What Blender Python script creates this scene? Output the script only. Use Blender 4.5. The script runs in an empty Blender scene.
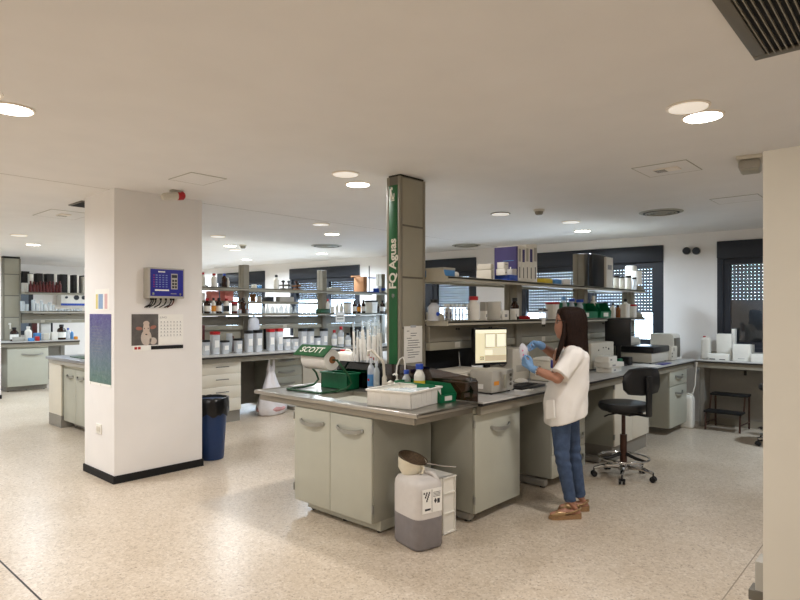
import bpy, bmesh, math, random
from mathutils import Vector, Matrix, noise as mnoise
random.seed(7)
SC = bpy.context.scene
C = SC.collection
PI = math.pi
R = math.radians

# ---------------------------------------------------------------- camera geometry
FPX, HOR, EYE = 595.0, 311.5, 1.55
YAW = math.atan2(535, 595)
cY, sY = math.cos(YAW), math.sin(YAW)

def ray(x, y):
    u = (x - 400) / FPX
    v = -(y - HOR) / FPX
    return Vector((u * cY - sY, u * sY + cY, v))

def on_z(x, y, z):
    d = ray(x, y); t = (z - EYE) / d.z
    return Vector((d.x * t, d.y * t, z))

def on_x(x, y, X):
    d = ray(x, y); t = X / d.x
    return Vector((X, d.y * t, EYE + d.z * t))

def on_y(x, y, Y):
    d = ray(x, y); t = Y / d.y
    return Vector((d.x * t, Y, EYE + d.z * t))

def dist(p):
    return -sY * p[0] + cY * p[1]

# ---------------------------------------------------------------- materials
def lin(c):
    c = c / 255.0
    return c / 12.92 if c <= .04045 else ((c + .055) / 1.055) ** 2.4

MATS = {}

def mat(name, rgb, rough=.5, metal=0., noise=.05, scale=25., bump=0., bscale=80., alpha=1., trans=0., ior=1.45, emit=0., coat=0., stretch=None, spec=.5):
    if name in MATS:
        return MATS[name]
    m = bpy.data.materials.new(name); m.use_nodes = True
    nt = m.node_tree; b = nt.nodes['Principled BSDF']
    col = tuple(lin(v) for v in rgb)
    tc = nt.nodes.new('ShaderNodeTexCoord')
    mp = nt.nodes.new('ShaderNodeMapping'); nt.links.new(tc.outputs['Object'], mp.inputs['Vector'])
    if stretch: mp.inputs['Scale'].default_value = stretch
    nz = nt.nodes.new('ShaderNodeTexNoise'); nz.inputs['Scale'].default_value = scale; nz.inputs['Detail'].default_value = 4
    nt.links.new(mp.outputs['Vector'], nz.inputs['Vector'])
    rp = nt.nodes.new('ShaderNodeValToRGB')
    rp.color_ramp.elements[0].position = .3; rp.color_ramp.elements[1].position = .7
    rp.color_ramp.elements[0].color = tuple(min(1, v * (1 - noise)) for v in col) + (1,)
    rp.color_ramp.elements[1].color = tuple(min(1, v * (1 + noise)) for v in col) + (1,)
    nt.links.new(nz.outputs['Fac'], rp.inputs['Fac'])
    nt.links.new(rp.outputs['Color'], b.inputs['Base Color'])
    b.inputs['Roughness'].default_value = rough
    b.inputs['Metallic'].default_value = metal
    b.inputs['Alpha'].default_value = alpha
    b.inputs['Transmission Weight'].default_value = trans
    b.inputs['IOR'].default_value = ior
    b.inputs['Coat Weight'].default_value = coat
    b.inputs['Specular IOR Level'].default_value = spec
    if emit:
        nt.links.new(rp.outputs['Color'], b.inputs['Emission Color'])
        b.inputs['Emission Strength'].default_value = emit
    if bump:
        n2 = nt.nodes.new('ShaderNodeTexNoise'); n2.inputs['Scale'].default_value = bscale; n2.inputs['Detail'].default_value = 3
        nt.links.new(mp.outputs['Vector'], n2.inputs['Vector'])
        bp = nt.nodes.new('ShaderNodeBump'); bp.inputs['Strength'].default_value = bump; bp.inputs['Distance'].default_value = .01
        nt.links.new(n2.outputs['Fac'], bp.inputs['Height']); nt.links.new(bp.outputs['Normal'], b.inputs['Normal'])
    MATS[name] = m
    return m

def terrazzo():
    m = bpy.data.materials.new('terrazzo'); m.use_nodes = True
    nt = m.node_tree; b = nt.nodes['Principled BSDF']
    tc = nt.nodes.new('ShaderNodeTexCoord')
    def ramp(stops):
        r = nt.nodes.new('ShaderNodeValToRGB'); e = r.color_ramp.elements
        while len(e) < len(stops): e.new(.5)
        for el, (p, c) in zip(e, stops):
            el.position = p; el.color = tuple(lin(v) for v in c) + (1,)
        return r
    v1 = nt.nodes.new('ShaderNodeTexVoronoi'); v1.inputs['Scale'].default_value = 55
    v2 = nt.nodes.new('ShaderNodeTexVoronoi'); v2.inputs['Scale'].default_value = 120
    nz = nt.nodes.new('ShaderNodeTexNoise'); nz.inputs['Scale'].default_value = 1.3; nz.inputs['Detail'].default_value = 5
    for n in (v1, v2, nz): nt.links.new(tc.outputs['Object'], n.inputs['Vector'])
    s1 = nt.nodes.new('ShaderNodeSeparateColor'); nt.links.new(v1.outputs['Color'], s1.inputs['Color'])
    s2 = nt.nodes.new('ShaderNodeSeparateColor'); nt.links.new(v2.outputs['Color'], s2.inputs['Color'])
    r1 = ramp([(0, (170, 154, 134)), (.12, (198, 184, 164)), (.5, (208, 195, 177)), (.8, (216, 204, 188)), (1, (229, 220, 207))])
    r2 = ramp([(0, (122, 105, 88)), (.10, (172, 156, 136)), (.18, (206, 193, 175)), (.9, (212, 200, 183)), (1, (236, 229, 219))])
    nt.links.new(s1.outputs['Red'], r1.inputs['Fac']); nt.links.new(s2.outputs['Green'], r2.inputs['Fac'])
    mx = nt.nodes.new('ShaderNodeMix'); mx.data_type = 'RGBA'; mx.inputs['Factor'].default_value = .5
    nt.links.new(r1.outputs['Color'], mx.inputs['A']); nt.links.new(r2.outputs['Color'], mx.inputs['B'])
    r3 = ramp([(.3, (236, 232, 226)), (.7, (255, 255, 255))])
    nt.links.new(nz.outputs['Fac'], r3.inputs['Fac'])
    m2 = nt.nodes.new('ShaderNodeMix'); m2.data_type = 'RGBA'; m2.blend_type = 'MULTIPLY'; m2.inputs['Factor'].default_value = 1
    nt.links.new(mx.outputs['Result'], m2.inputs['A']); nt.links.new(r3.outputs['Color'], m2.inputs['B'])
    nt.links.new(m2.outputs['Result'], b.inputs['Base Color'])
    r4 = nt.nodes.new('ShaderNodeMapRange'); r4.inputs['To Min'].default_value = .24; r4.inputs['To Max'].default_value = .36
    nt.links.new(nz.outputs['Fac'], r4.inputs['Value']); nt.links.new(r4.outputs['Result'], b.inputs['Roughness'])
    MATS['terrazzo'] = m
    return m

def pane_glass(name, tint=(1, 1, 1), gloss=.12):
    m = bpy.data.materials.new(name); m.use_nodes = True
    nt = m.node_tree; nt.nodes.clear()
    o = nt.nodes.new('ShaderNodeOutputMaterial')
    t = nt.nodes.new('ShaderNodeBsdfTransparent'); t.inputs['Color'].default_value = tuple(tint) + (1,)
    g = nt.nodes.new('ShaderNodeBsdfGlossy'); g.inputs['Roughness'].default_value = .03
    fr = nt.nodes.new('ShaderNodeFresnel'); fr.inputs['IOR'].default_value = 1.45
    nz = nt.nodes.new('ShaderNodeTexNoise'); nz.inputs['Scale'].default_value = 6
    ml = nt.nodes.new('ShaderNodeMath'); ml.operation = 'MULTIPLY_ADD'; ml.inputs[1].default_value = .02; ml.inputs[2].default_value = gloss * .3
    nt.links.new(nz.outputs['Fac'], ml.inputs[0])
    ad = nt.nodes.new('ShaderNodeMath'); ad.operation = 'ADD'
    nt.links.new(fr.outputs['Fac'], ad.inputs[0]); nt.links.new(ml.outputs[0], ad.inputs[1])
    mx = nt.nodes.new('ShaderNodeMixShader')
    nt.links.new(ad.outputs[0], mx.inputs['Fac']); nt.links.new(t.outputs[0], mx.inputs[1]); nt.links.new(g.outputs[0], mx.inputs[2])
    nt.links.new(mx.outputs[0], o.inputs['Surface'])
    MATS[name] = m
    return m

M = {}
M['floor'] = terrazzo()
M['ceil'] = mat('ceiling_paint', (226, 224, 222), .9, noise=.02, scale=3)
M['wall'] = mat('wall_paint', (232, 230, 228), .85, noise=.015, scale=4, bump=.05, bscale=160)
M['part'] = mat('partition_paint', (212, 208, 196), .7, noise=.015, scale=5, bump=.03)
M['black'] = mat('black_plastic', (22, 22, 24), .35, noise=.1)
M['matteblack'] = mat('matte_black', (14, 14, 15), .7, noise=.15)
M['anth'] = mat('anthracite_frame', (38, 42, 50), .45, noise=.06)
M['slat'] = mat('shutter_slat', (100, 110, 122), .5, noise=.05)
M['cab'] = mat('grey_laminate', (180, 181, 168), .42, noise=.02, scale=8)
M['cabside'] = mat('grey_side_laminate', (160, 160, 148), .5, noise=.02, scale=8)  # darker copy of the grey laminate, carrying the shading of the sides
M['cream'] = mat('cream_laminate', (222, 217, 203), .45, noise=.02, scale=8)
M['kick'] = mat('grey_plinth', (140, 136, 128), .5, noise=.03)
M['steel'] = mat('stainless_steel', (176, 172, 164), .28, 1., noise=.05, scale=60, stretch=(1, 12, 12))
M['chrome'] = mat('chrome', (205, 205, 205), .12, 1., noise=.02)
M['alum'] = mat('grey_aluminium', (138, 133, 120), .5, .0, noise=.03, scale=18)
M['lip'] = mat('shelf_lip_grey', (178, 174, 160), .5, noise=.03, scale=18)  # side light on the lips put into a paler grey
M['alumdark'] = mat('dark_aluminium', (104, 100, 90), .5, .0, noise=.03, scale=18)
M['alumlight'] = mat('light_panel', (158, 154, 138), .5, .0, noise=.03, scale=10)
M['handle'] = mat('handle_metal', (160, 160, 154), .35, .6, noise=.04)
M['top'] = mat('bench_laminate', (188, 188, 186), .32, noise=.03, scale=30)
M['edge'] = mat('dark_bench_edge', (44, 42, 40), .5, noise=.08)
M['apron'] = mat('bench_apron', (142, 136, 122), .5, noise=.03)
M['green'] = mat('sign_green', (18, 92, 48), .5, noise=.04)
M['sgreen'] = mat('stand_green', (28, 78, 44), .4, noise=.06)
M['crate'] = mat('crate_green', (6, 104, 66), .4, noise=.05)
M['white'] = mat('white_plastic', (232, 230, 222), .4, noise=.02)
M['whitep'] = mat('white_paper', (240, 239, 234), .8, noise=.02)
M['offw'] = mat('off_white_casing', (206, 201, 188), .45, noise=.02)
M['greyc'] = mat('grey_casing', (172, 169, 160), .45, noise=.03)
M['red'] = mat('red_plastic', (176, 34, 38), .4, noise=.06)
M['dred'] = mat('dark_red_glass', (86, 26, 24), .3, noise=.1)
M['blue'] = mat('blue_plastic', (36, 72, 170), .4, noise=.05)
M['panelblue'] = mat('panel_blue', (28, 34, 138), .35, noise=.04)
M['lblue'] = mat('light_blue_plastic', (82, 142, 200), .45, noise=.06)
M['pink'] = mat('pink_card', (222, 140, 130), .7, noise=.04)
M['brown'] = mat('amber_glass', (46, 26, 16), .12, noise=.1)
M['amber'] = mat('light_amber', (120, 70, 30), .25, noise=.1)
M['clear'] = mat('clear_plastic', (226, 232, 240), .2, noise=.04, alpha=.6)
M['glass'] = mat('lab_glass', (225, 235, 240), .05, noise=.02, alpha=.5)
M['card'] = mat('brown_cardboard', (150, 104, 66), .85, noise=.08, scale=14)
M['purple'] = mat('purple_print', (74, 66, 122), .6, noise=.08, scale=6)
M['yellow'] = mat('yellow_print', (222, 196, 60), .6, noise=.05)
M['orange'] = mat('orange_print', (216, 140, 40), .6, noise=.05)
M['ink'] = mat('printed_ink', (60, 60, 64), .8, noise=.1)
M['ink2'] = mat('pale_ink', (150, 150, 152), .8, noise=.1)
M['rubber'] = mat('rubber', (20, 20, 20), .8, noise=.1)
M['liner'] = mat('bin_liner', (12, 12, 14), .28, noise=.2, bump=.5, bscale=22)
M['binblue'] = mat('bin_blue', (24, 52, 96), .4, noise=.05)
M['smoke'] = pane_glass('smoked_acrylic', (.27, .19, .14), .12)
M['pane'] = pane_glass('window_pane', (.86, .9, .93), .15)
M['lamp'] = mat('lamp_diffuser', (255, 247, 232), .5, noise=.01, emit=11)
M['lampoff'] = mat('unlit_diffuser', (236, 228, 216), .5, noise=.02)
M['lampdim'] = mat('dim_diffuser', (246, 238, 226), .5, noise=.01, emit=.5)  # faint glow lifts the dim downlight discs above the ceiling tone
M['brownpaint'] = mat('brown_painted_steel', (66, 40, 30), .4, .2, noise=.08)

# ---------------------------------------------------------------- mesh builder
class MB:
    def __init__(self):
        self.v = []; self.f = []; self.m = []; self.mi = 0
    def add(self, vs, fs, T=None):
        n = len(self.v)
        for p in vs:
            p = Vector(p)
            self.v.append(T @ p if T is not None else p)
        for f in fs:
            self.f.append([i + n for i in f]); self.m.append(self.mi)
        return self
    def bm(self, b, T=None):
        b.verts.index_update()
        self.add([v.co.copy() for v in b.verts], [[v.index for v in f.verts] for f in b.faces], T)
        b.free()
        return self
    def box(self, x0, x1, y0, y1, z0, z1, bev=0., seg=2, T=None):
        if bev <= 0:
            vs = [(x, y, z) for z in (z0, z1) for y in (y0, y1) for x in (x0, x1)]
            fs = [(0, 2, 3, 1), (4, 5, 7, 6), (0, 1, 5, 4), (1, 3, 7, 5), (3, 2, 6, 7), (2, 0, 4, 6)]
            return self.add(vs, fs, T)
        b = bmesh.new()
        bmesh.ops.create_cube(b, size=1)
        for v in b.verts:
            v.co = Vector(((x0 + x1) / 2 + v.co.x * (x1 - x0), (y0 + y1) / 2 + v.co.y * (y1 - y0), (z0 + z1) / 2 + v.co.z * (z1 - z0)))
        bev = min(bev, .45 * min(abs(x1 - x0), abs(y1 - y0), abs(z1 - z0)))
        bmesh.ops.bevel(b, geom=list(b.edges), offset=bev, segments=seg, affect='EDGES', profile=.5)
        return self.bm(b, T)
    def lathe(self, prof, n=20, T=None, cx=0., cy=0., sq=0.):
        vs = []; fs = []
        for r, z in prof:
            for k in range(n):
                a = 2 * PI * (k + .5) / n
                x, y = math.cos(a), math.sin(a)
                if sq:
                    q = (abs(x) ** sq + abs(y) ** sq) ** (1 / sq); x, y = x / q, y / q
                vs.append((cx + x * r, cy + y * r, z))
        for i in range(len(prof) - 1):
            for k in range(n):
                fs.append((i * n + k, i * n + (k + 1) % n, (i + 1) * n + (k + 1) % n, (i + 1) * n + k))
        if prof[0][0] > 1e-5: fs.append(tuple(reversed(range(n))))
        if prof[-1][0] > 1e-5: fs.append(tuple(range((len(prof) - 1) * n, len(prof) * n)))
        return self.add(vs, fs, T)
    def cyl(self, cx, cy, z0, z1, r, n=20, T=None, r2=None):
        return self.lathe([(r, z0), (r if r2 is None else r2, z1)], n, T, cx, cy)
    def tube(self, pts, rad, n=8, T=None, closed=False, caps=True):
        pts = [Vector(p) for p in pts]
        if not isinstance(rad, (list, tuple)): rad = [rad] * len(pts)
        N = len(pts); vs = []; fs = []
        up = None
        for i, p in enumerate(pts):
            if closed: d = pts[(i + 1) % N] - pts[i - 1]
            else: d = pts[min(i + 1, N - 1)] - pts[max(i - 1, 0)]
            d.normalize()
            if up is None:
                up = Vector((0, 0, 1)) if abs(d.z) < .9 else Vector((1, 0, 0))
            s = d.cross(up)
            if s.length < 1e-4: s = d.cross(Vector((0, 1, 0)))
            s.normalize(); up = s.cross(d).normalized()
            for k in range(n):
                a = 2 * PI * k / n
                vs.append(p + (s * math.cos(a) + up * math.sin(a)) * rad[i])
        for i in range(N if closed else N - 1):
            j = (i + 1) % N
            for k in range(n):
                fs.append((i * n + k, i * n + (k + 1) % n, j * n + (k + 1) % n, j * n + k))
        if caps and not closed:
            fs.append(tuple(reversed(range(n)))); fs.append(tuple(range((N - 1) * n, N * n)))
        return self.add(vs, fs, T)
    def prism(self, poly, z0, z1, T=None):
        n = len(poly)
        vs = [(x, y, z0) for x, y in poly] + [(x, y, z1) for x, y in poly]
        fs = [tuple(reversed(range(n))), tuple(range(n, 2 * n))] + [(k, (k + 1) % n, n + (k + 1) % n, n + k) for k in range(n)]
        return self.add(vs, fs, T)
    def ell(self, c, rx, ry, rz, n=16, m=10, T=None):
        vs = [(c[0], c[1], c[2] - rz)]; fs = []
        for i in range(1, m):
            t = -PI / 2 + PI * i / m
            for k in range(n):
                a = 2 * PI * k / n
                vs.append((c[0] + rx * math.cos(t) * math.cos(a), c[1] + ry * math.cos(t) * math.sin(a), c[2] + rz * math.sin(t)))
        vs.append((c[0], c[1], c[2] + rz))
        for k in range(n):
            fs.append((0, 1 + (k + 1) % n, 1 + k))
            fs.append((len(vs) - 1, 1 + (m - 2) * n + k, 1 + (m - 2) * n + (k + 1) % n))
        for i in range(m - 2):
            for k in range(n):
                fs.append((1 + i * n + k, 1 + i * n + (k + 1) % n, 1 + (i + 1) * n + (k + 1) % n, 1 + (i + 1) * n + k))
        return self.add(vs, fs, T)
    def chain(self, pts, rad, n=12):
        self.tube(pts, rad, n, caps=True)
        for p, r in zip(pts, rad): self.ell(p, r, r, r, n, 8)
        return self
    def text(self, s, size, T, ext=.0008, bold=0.):
        cu = bpy.data.curves.new('t', 'FONT'); cu.body = s; cu.size = size; cu.extrude = ext
        cu.offset = bold; cu.align_x = 'CENTER'; cu.align_y = 'CENTER'; cu.resolution_u = 4
        ob = bpy.data.objects.new('t', cu); C.objects.link(ob)
        dg = bpy.context.evaluated_depsgraph_get(); dg.update()
        me = bpy.data.meshes.new_from_object(ob.evaluated_get(dg))
        self.add([v.co.copy() for v in me.vertices], [list(p.vertices) for p in me.polygons], T)
        bpy.data.objects.remove(ob); bpy.data.curves.remove(cu); bpy.data.meshes.remove(me)
        return self
    def remesh(self, voxel, smooth=4):
        me = bpy.data.meshes.new('r'); me.from_pydata([tuple(p) for p in self.v], [], self.f); me.update()
        ob = bpy.data.objects.new('r', me); C.objects.link(ob)
        md = ob.modifiers.new('r', 'REMESH'); md.mode = 'VOXEL'; md.voxel_size = voxel
        if smooth:
            ms = ob.modifiers.new('s', 'SMOOTH'); ms.iterations = smooth; ms.factor = .5
        dg = bpy.context.evaluated_depsgraph_get(); dg.update()
        m2 = bpy.data.meshes.new_from_object(ob.evaluated_get(dg))
        self.v = [v.co.copy() for v in m2.vertices]; self.f = [list(p.vertices) for p in m2.polygons]; self.m = [self.mi] * len(self.f)
        bpy.data.objects.remove(ob); bpy.data.meshes.remove(me); bpy.data.meshes.remove(m2)
        return self
    def build(self, name, mats, parent=None, loc=(0, 0, 0), rz=0., sharp=38, label=None):
        me = bpy.data.meshes.new(name)
        me.from_pydata([tuple(p) for p in self.v], [], self.f)
        if not isinstance(mats, (list, tuple)): mats = [mats]
        for m in mats: me.materials.append(m)
        for p, i in zip(me.polygons, self.m): p.material_index = i; p.use_smooth = True
        b = bmesh.new(); b.from_mesh(me)
        bmesh.ops.recalc_face_normals(b, faces=b.faces)
        lim = R(sharp)
        for e in b.edges:
            if len(e.link_faces) != 2 or e.calc_face_angle(0) > lim: e.smooth = False
        b.to_mesh(me); b.free(); me.update()
        o = bpy.data.objects.new(name, me); C.objects.link(o)
        o.location = loc; o.rotation_euler = (0, 0, rz)
        if parent: o.parent = parent
        if label: o['label'] = label
        return o

def tag(o, label=None, cat=None, group=None, kind=None):
    if label: o['label'] = label
    if cat: o['category'] = cat
    if group: o['group'] = group
    if kind: o['kind'] = kind
    return o

def thing(name, label, cat, loc=(0, 0, 0), rz=0., group=None, kind=None):
    o = bpy.data.objects.new(name, None); C.objects.link(o)
    o.empty_display_size = .1; o.location = loc; o.rotation_euler = (0, 0, rz)
    return tag(o, label, cat, group, kind)

def struct(name, mb, mats, parent=None, **k):
    o = mb.build(name, mats, parent, **k)
    if not parent: o['kind'] = 'structure'
    return o

def copy_thing(src, loc, rz=None, label=None, group=None):
    r = src.copy(); C.objects.link(r); r.location = loc
    if rz is not None: r.rotation_euler = (0, 0, rz)
    if label: r['label'] = label
    if group: r['group'] = group
    for ch in list(src.children):
        c = ch.copy(); C.objects.link(c); c.parent = r
        for g in list(ch.children):
            d = g.copy(); C.objects.link(d); d.parent = c
    return r

def TR(x, y, z, rz=0., rx=0., ry=0.):
    return Matrix.Translation((x, y, z)) @ Matrix.Rotation(rz, 4, 'Z') @ Matrix.Rotation(ry, 4, 'Y') @ Matrix.Rotation(rx, 4, 'X')
# ---------------------------------------------------------------- the room
XL, XR, YF, H = -15.9, 3.2, -3.6, 2.66
WA = R(4.06); WX, WY = -1.7, 9.12          # the window wall is slightly skewed
def wall_y(x): return WY + math.tan(WA) * (x - WX)

struct('floor', MB().box(XL - .3, XR + .3, YF - .3, 10.2, -.12, 0), M['floor'])
CEIL = struct('ceiling', MB().box(XL - .3, XR + .3, YF - .3, 10.2, H, H + .12), M['ceil'])
struct('wall_left', MB().box(XL - .15, XL, YF, 9.6, 0, H), M['wall'])
struct('wall_right', MB().box(XR, XR + .15, YF, 9.8, 0, H), M['wall'])
struct('wall_front', MB().box(XL, XR, YF - .15, YF, 0, H), M['wall'])

WZ0, WZ1 = 1.0, 2.52
WINS = [(-12.07, -10.2, 1.9), (-9.32, -7.18, 1.78), (-6.42, -4.40, 1.6), (-3.61, -1.25, 1.5), (-.55, 1.75, 1.04)]
wb = MB(); cur = -14.4
for t0, t1, _ in WINS:
    wb.box(cur, t0, 0, .25, 0, H)
    wb.box(t0, t1, 0, .25, 0, WZ0); wb.box(t0, t1, 0, .25, WZ1, H)
    cur = t1
wb.box(cur, 5.2, 0, .25, 0, H)
struct('wall_back', wb, M['wall'], loc=(WX, WY, 0), rz=WA)

for i, (t0, t1, zs) in enumerate(WINS):
    w = thing('window_%d' % (i + 1), None, None, (WX, WY, 0), WA, kind='structure')
    f = MB()
    f.box(t0, t0 + .07, .0, .16, WZ0, WZ1 - .24); f.box(t1 - .07, t1, .0, .16, WZ0, WZ1 - .24)
    f.box(t0 + .07, t1 - .07, .0, .16, WZ0, WZ0 + .06)
    tm = (t0 + t1) / 2
    f.box(tm - .05, tm + .05, .015, .13, WZ0 + .06, WZ1 - .24)
    for a, b in ((t0 + .07, tm - .05), (tm + .05, t1 - .07)):
        f.box(a, a + .09, .03, .11, WZ0 + .06, WZ1 - .24); f.box(b - .09, b, .03, .11, WZ0 + .06, WZ1 - .24)
        f.box(a + .09, b - .09, .03, .11, WZ0 + .06, WZ0 + .14); f.box(a + .09, b - .09, .03, .11, WZ1 - .32, WZ1 - .24)
    f.build('window_frame', M['anth'], w)
    MB().box(t0, t1, -.03, .24, WZ1 - .24, WZ1, .01).build('shutter_box', M['anth'], w)
    for a, b in ((t0 + .16, tm - .14), (tm + .14, t1 - .16)):
        MB().add([(a, .07, WZ0 + .14), (b, .07, WZ0 + .14), (b, .07, WZ1 - .32), (a, .07, WZ1 - .32)], [(0, 1, 2, 3)]).build('pane', M['pane'], w)
    s = MB(); z = WZ1 - .24; n = 0
    while z > zs + .04:
        s.box(t0 + .08, t1 - .08, .17, .182, z - .042, z)
        closed = (i == 4 and z < 1.75)
        if closed:
            s.box(t0 + .08, t1 - .08, .172, .18, z - .047, z - .042)
        elif z - .047 > zs:
            x = t0 + .08
            while x < t1 - .08:
                s.box(x, x + (.034 if i == 4 else .026), .172, .18, z - .047, z - .042); x += .045
        z -= .047; n += 1
    s.build('roller_shutter', M['slat'], w)
    MB().box(t0 - .02, t1 + .02, -.02, .24, WZ0 - .025, WZ0).build('sill', M['wall'], w)

# square pillars in a row, each with its black skirting
def pillar(name, x0, x1, y0, y1):
    o = struct(name, MB().box(x0, x1, y0, y1, 0, H), M['wall'])
    k = MB()
    for a in ((x0 - .012, x1 + .012, y0 - .012, y0), (x0 - .012, x1 + .012, y1, y1 + .012), (x0 - .012, x0, y0, y1), (x1, x1 + .012, y0, y1)):
        k.box(a[0], a[1], a[2], a[3], 0, .07)
    k.build('skirting', M['matteblack'], o)
    return o
pillar('wall_pillar', -6.16, -5.48, 2.257, 3.117)
pillar('wall_pillar_far', -13.08, -12.33, 2.257, 3.117)

# thin joints of floor and ceiling
struct('trim_1', MB().box(XL, XR, 1.082, 1.092, 0, .0012), M['edge'])
struct('trim_2', MB().box(-.853, -.847, YF, wall_y(-.85) - .02, 0, .0012), mat('pale_joint', (150, 138, 120), .5))
struct('trim_3', MB().box(-5.585, -5.58, YF, wall_y(-5.58) - .02, H - .0015, H), mat('ceiling_joint', (168, 162, 152), .9))

# near partition at the right edge with its metal post
struct('wall_partition', MB().box(-.473, .55, 2.53, 2.58, 0, 2.142, .004), M['part'])
p = thing('floor_post', 'low metal post with dark clamp, beside the beige partition at the right edge', 'post', (-.497, 2.6, 0))
MB().box(-.013, .02, -.012, .09, 0, .6, .003).build('post_body', M['greyc'], p)
MB().box(-.034, .016, -.02, .06, .45, .49, .004).build('clamp', M['alumdark'], p)

# ---------------------------------------------------------------- things on the ceiling
LIT = [(-3.753, 1.001, 'lit round downlight at the far left of the near ceiling', .9),
       (-3.735, 3.607, 'lit round downlight left of the green sign column', 1),
       (-.98, 3.662, 'lit round downlight at upper right, brightest in view', .8),
       (-6.406, 5.671, 'lit round downlight above the middle rack, in front of the round air diffuser', 1),
       (-8.83, 5.538, 'lit round downlight just left of the small smoke detector behind the pillar', 1.5),
       (-10.879, 7.233, 'lit round downlight far back above the leftmost window', 2.6),
       (-8.696, 7.441, 'lit round downlight behind the round diffuser near the back windows', 2.6),
       (-11.092, 3.263, 'lit round downlight above the rack left of the white pillar', 1.5),
       (-3.601, 7.754, 'lit round downlight above the tall binders near the back wall', 1.3)]
DIM = [(-3.587, .925 - .12, 'unlit round downlight beside the lit one at far left of the near ceiling'),
       (-3.53, 3.27, 'unlit round downlight left of the green sign column'),
       (-.994, 3.44, 'unlit round downlight beside the bright lamp at upper right'),
       (-5.792, 4.943, 'unlit round downlight in front of the lamp above the middle rack'),
       (-7.839, 4.716, 'unlit round downlight right of the pillar top, nearest of its row'),
       (-9.364, 5.975, 'unlit round downlight behind the lamp right of the pillar'),
       (-9.886, 2.721, 'unlit round downlight left of the white pillar'),
       (-3.348, 6.881, 'unlit round downlight in front of the lamp above the binders'),
       (-3.66, 5.772, 'unlit round downlight with grey ring left of the right smoke detector')]
ADDED = [(-.98, .9), (-.98, -1.7), (-3.75, -1.7), (-6.4, .9), (-6.4, -1.7), (-9.0, .5), (-9.0, -1.7), (-11.8, .5), (-13.6, 5.8), (-13.6, 2.2), (1.4, .9), (1.4, 3.6), (-.75, 7.75), (-14.0, 7.6)]  # unseen lamps added out of view to brighten the room

def lamp_fixture(name, x, y, label, lit, r=.112):
    o = thing(name, label, 'ceiling light', (x, y, H), 0, 'recessed ceiling downlights')
    MB().lathe([(r * .86, -.004), (r * .9, -.009), (r, -.006), (r, 0)], 28).build('trim_ring', M['lampoff'] if name != 'grey_downlight' else M['alumdark'], o)
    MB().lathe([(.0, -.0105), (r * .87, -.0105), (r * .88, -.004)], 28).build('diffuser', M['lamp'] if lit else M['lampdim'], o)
    return o
LP = 30
def tone(x, y):
    if y > 7 or x < -10: return (.76, .88, 1)
    if x < -7: return (.88, .94, 1)
    if x < -5: return (.97, .98, 1)
    return (1, .955, .93)
def lamp_light(x, y, k, col=(1, .94, .85)):
    l = bpy.data.lights.new('downlight', 'AREA'); l.shape = 'DISK'; l.size = .2; l.energy = LP * k; l.color = col
    l.spread = R(165)
    o = bpy.data.objects.new('downlight_lamp', l); C.objects.link(o); o.location = (x, y, H - .02)
for x, y, lab, k in LIT:
    lamp_fixture('ceiling_downlight', x, y, lab, True)
    lamp_light(x, y, k, tone(x, y))
for x, y, lab in DIM:
    lamp_fixture('grey_downlight' if x == -3.66 else 'ceiling_downlight', x, y, lab, False)
for x, y in ADDED:
    f = MB().lathe([(0, -.0105), (.097, -.0105), (.112, -.004), (.112, 0)], 28).build('recessed_lamp', M['lamp'], CEIL); f.location = (x, y, H)  # fitting modelled around each added lamp
    lamp_light(x, y, 1.5 if y > 7 else .62 if x > -5 else 1.2, tone(x, y))

def hatch(x, y, w, d, label, grille=0, rz=0):
    o = thing('ceiling_hatch', label, 'ceiling hatch', (x, y, H), rz, 'ceiling hatches')
    f = MB(); t = .006
    for a in ((-w / 2, w / 2, -d / 2, -d / 2 + t), (-w / 2, w / 2, d / 2 - t, d / 2), (-w / 2, -w / 2 + t, -d / 2, d / 2), (w / 2 - t, w / 2, -d / 2, d / 2)):
        f.box(a[0], a[1], a[2], a[3], -.0035, 0)
    f.build('joint_frame', M['alumlight'], o)
    MB().box(-w / 2 + t, w / 2 - t, -d / 2 + t, d / 2 - t, -.003, 0).build('hatch_panel', M['ceil'], o)
    if grille:
        g = MB().box(-.09, .09, -.055, .055, -.012, -.003, .003)
        g.build('speaker_plate', M['lampoff'], o)
        s = MB()
        for k in range(5): s.box(-.085, -.005, -.045 + k * .02, -.036 + k * .02, -.0135, -.012)
        s.build('slots', M['alumdark'], o)
hatch(-4.59, 2.57, .38, .32, 'plain square ceiling hatch above the white pillar')
hatch(-1.55, 4.83, .40, .41, 'ceiling hatch with a small white grille at its middle, upper right', 1)
hatch(-1.45, 6.6, .42, .36, 'plain ceiling hatch at right, just left of the beige partition')
hatch(-7.42, 2.49, .62, .45, 'ceiling hatch with a small grille left of the white pillar', 1)

def diffuser(x, y, label, r=.23):
    o = thing('air_diffuser', label, 'air diffuser', (x, y, H), 0, 'round air diffusers')
    MB().lathe([(r * .8, -.002), (r * .86, -.014), (r, -.006), (r, 0)], 32).build('outer_ring', M['alumlight'], o)
    MB().lathe([(r * .3, -.015), (r * .82, -.015), (r * .82, -.001), (r * .3, -.001)], 32).build('dark_slot', M['matteblack'], o)
    for q in (.66, .5):
        MB().lathe([(r * q, -.015), (r * q + .003, -.022), (r * q + .014, -.02), (r * q + .016, -.015)], 32).build('cone_ring', M['alumlight'], o)
    MB().lathe([(0, -.026), (r * .26, -.022), (r * .32, -.012)], 24).build('hub', M['alumlight'], o)
diffuser(-2.273, 6.883, 'round slotted air diffuser at right of the ceiling')
diffuser(-7.621, 6.625, 'round slotted air diffuser left of the green sign column', .26)
diffuser(-5.837, 8.15, 'round air diffuser far back behind the rack shelf', .24)

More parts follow.
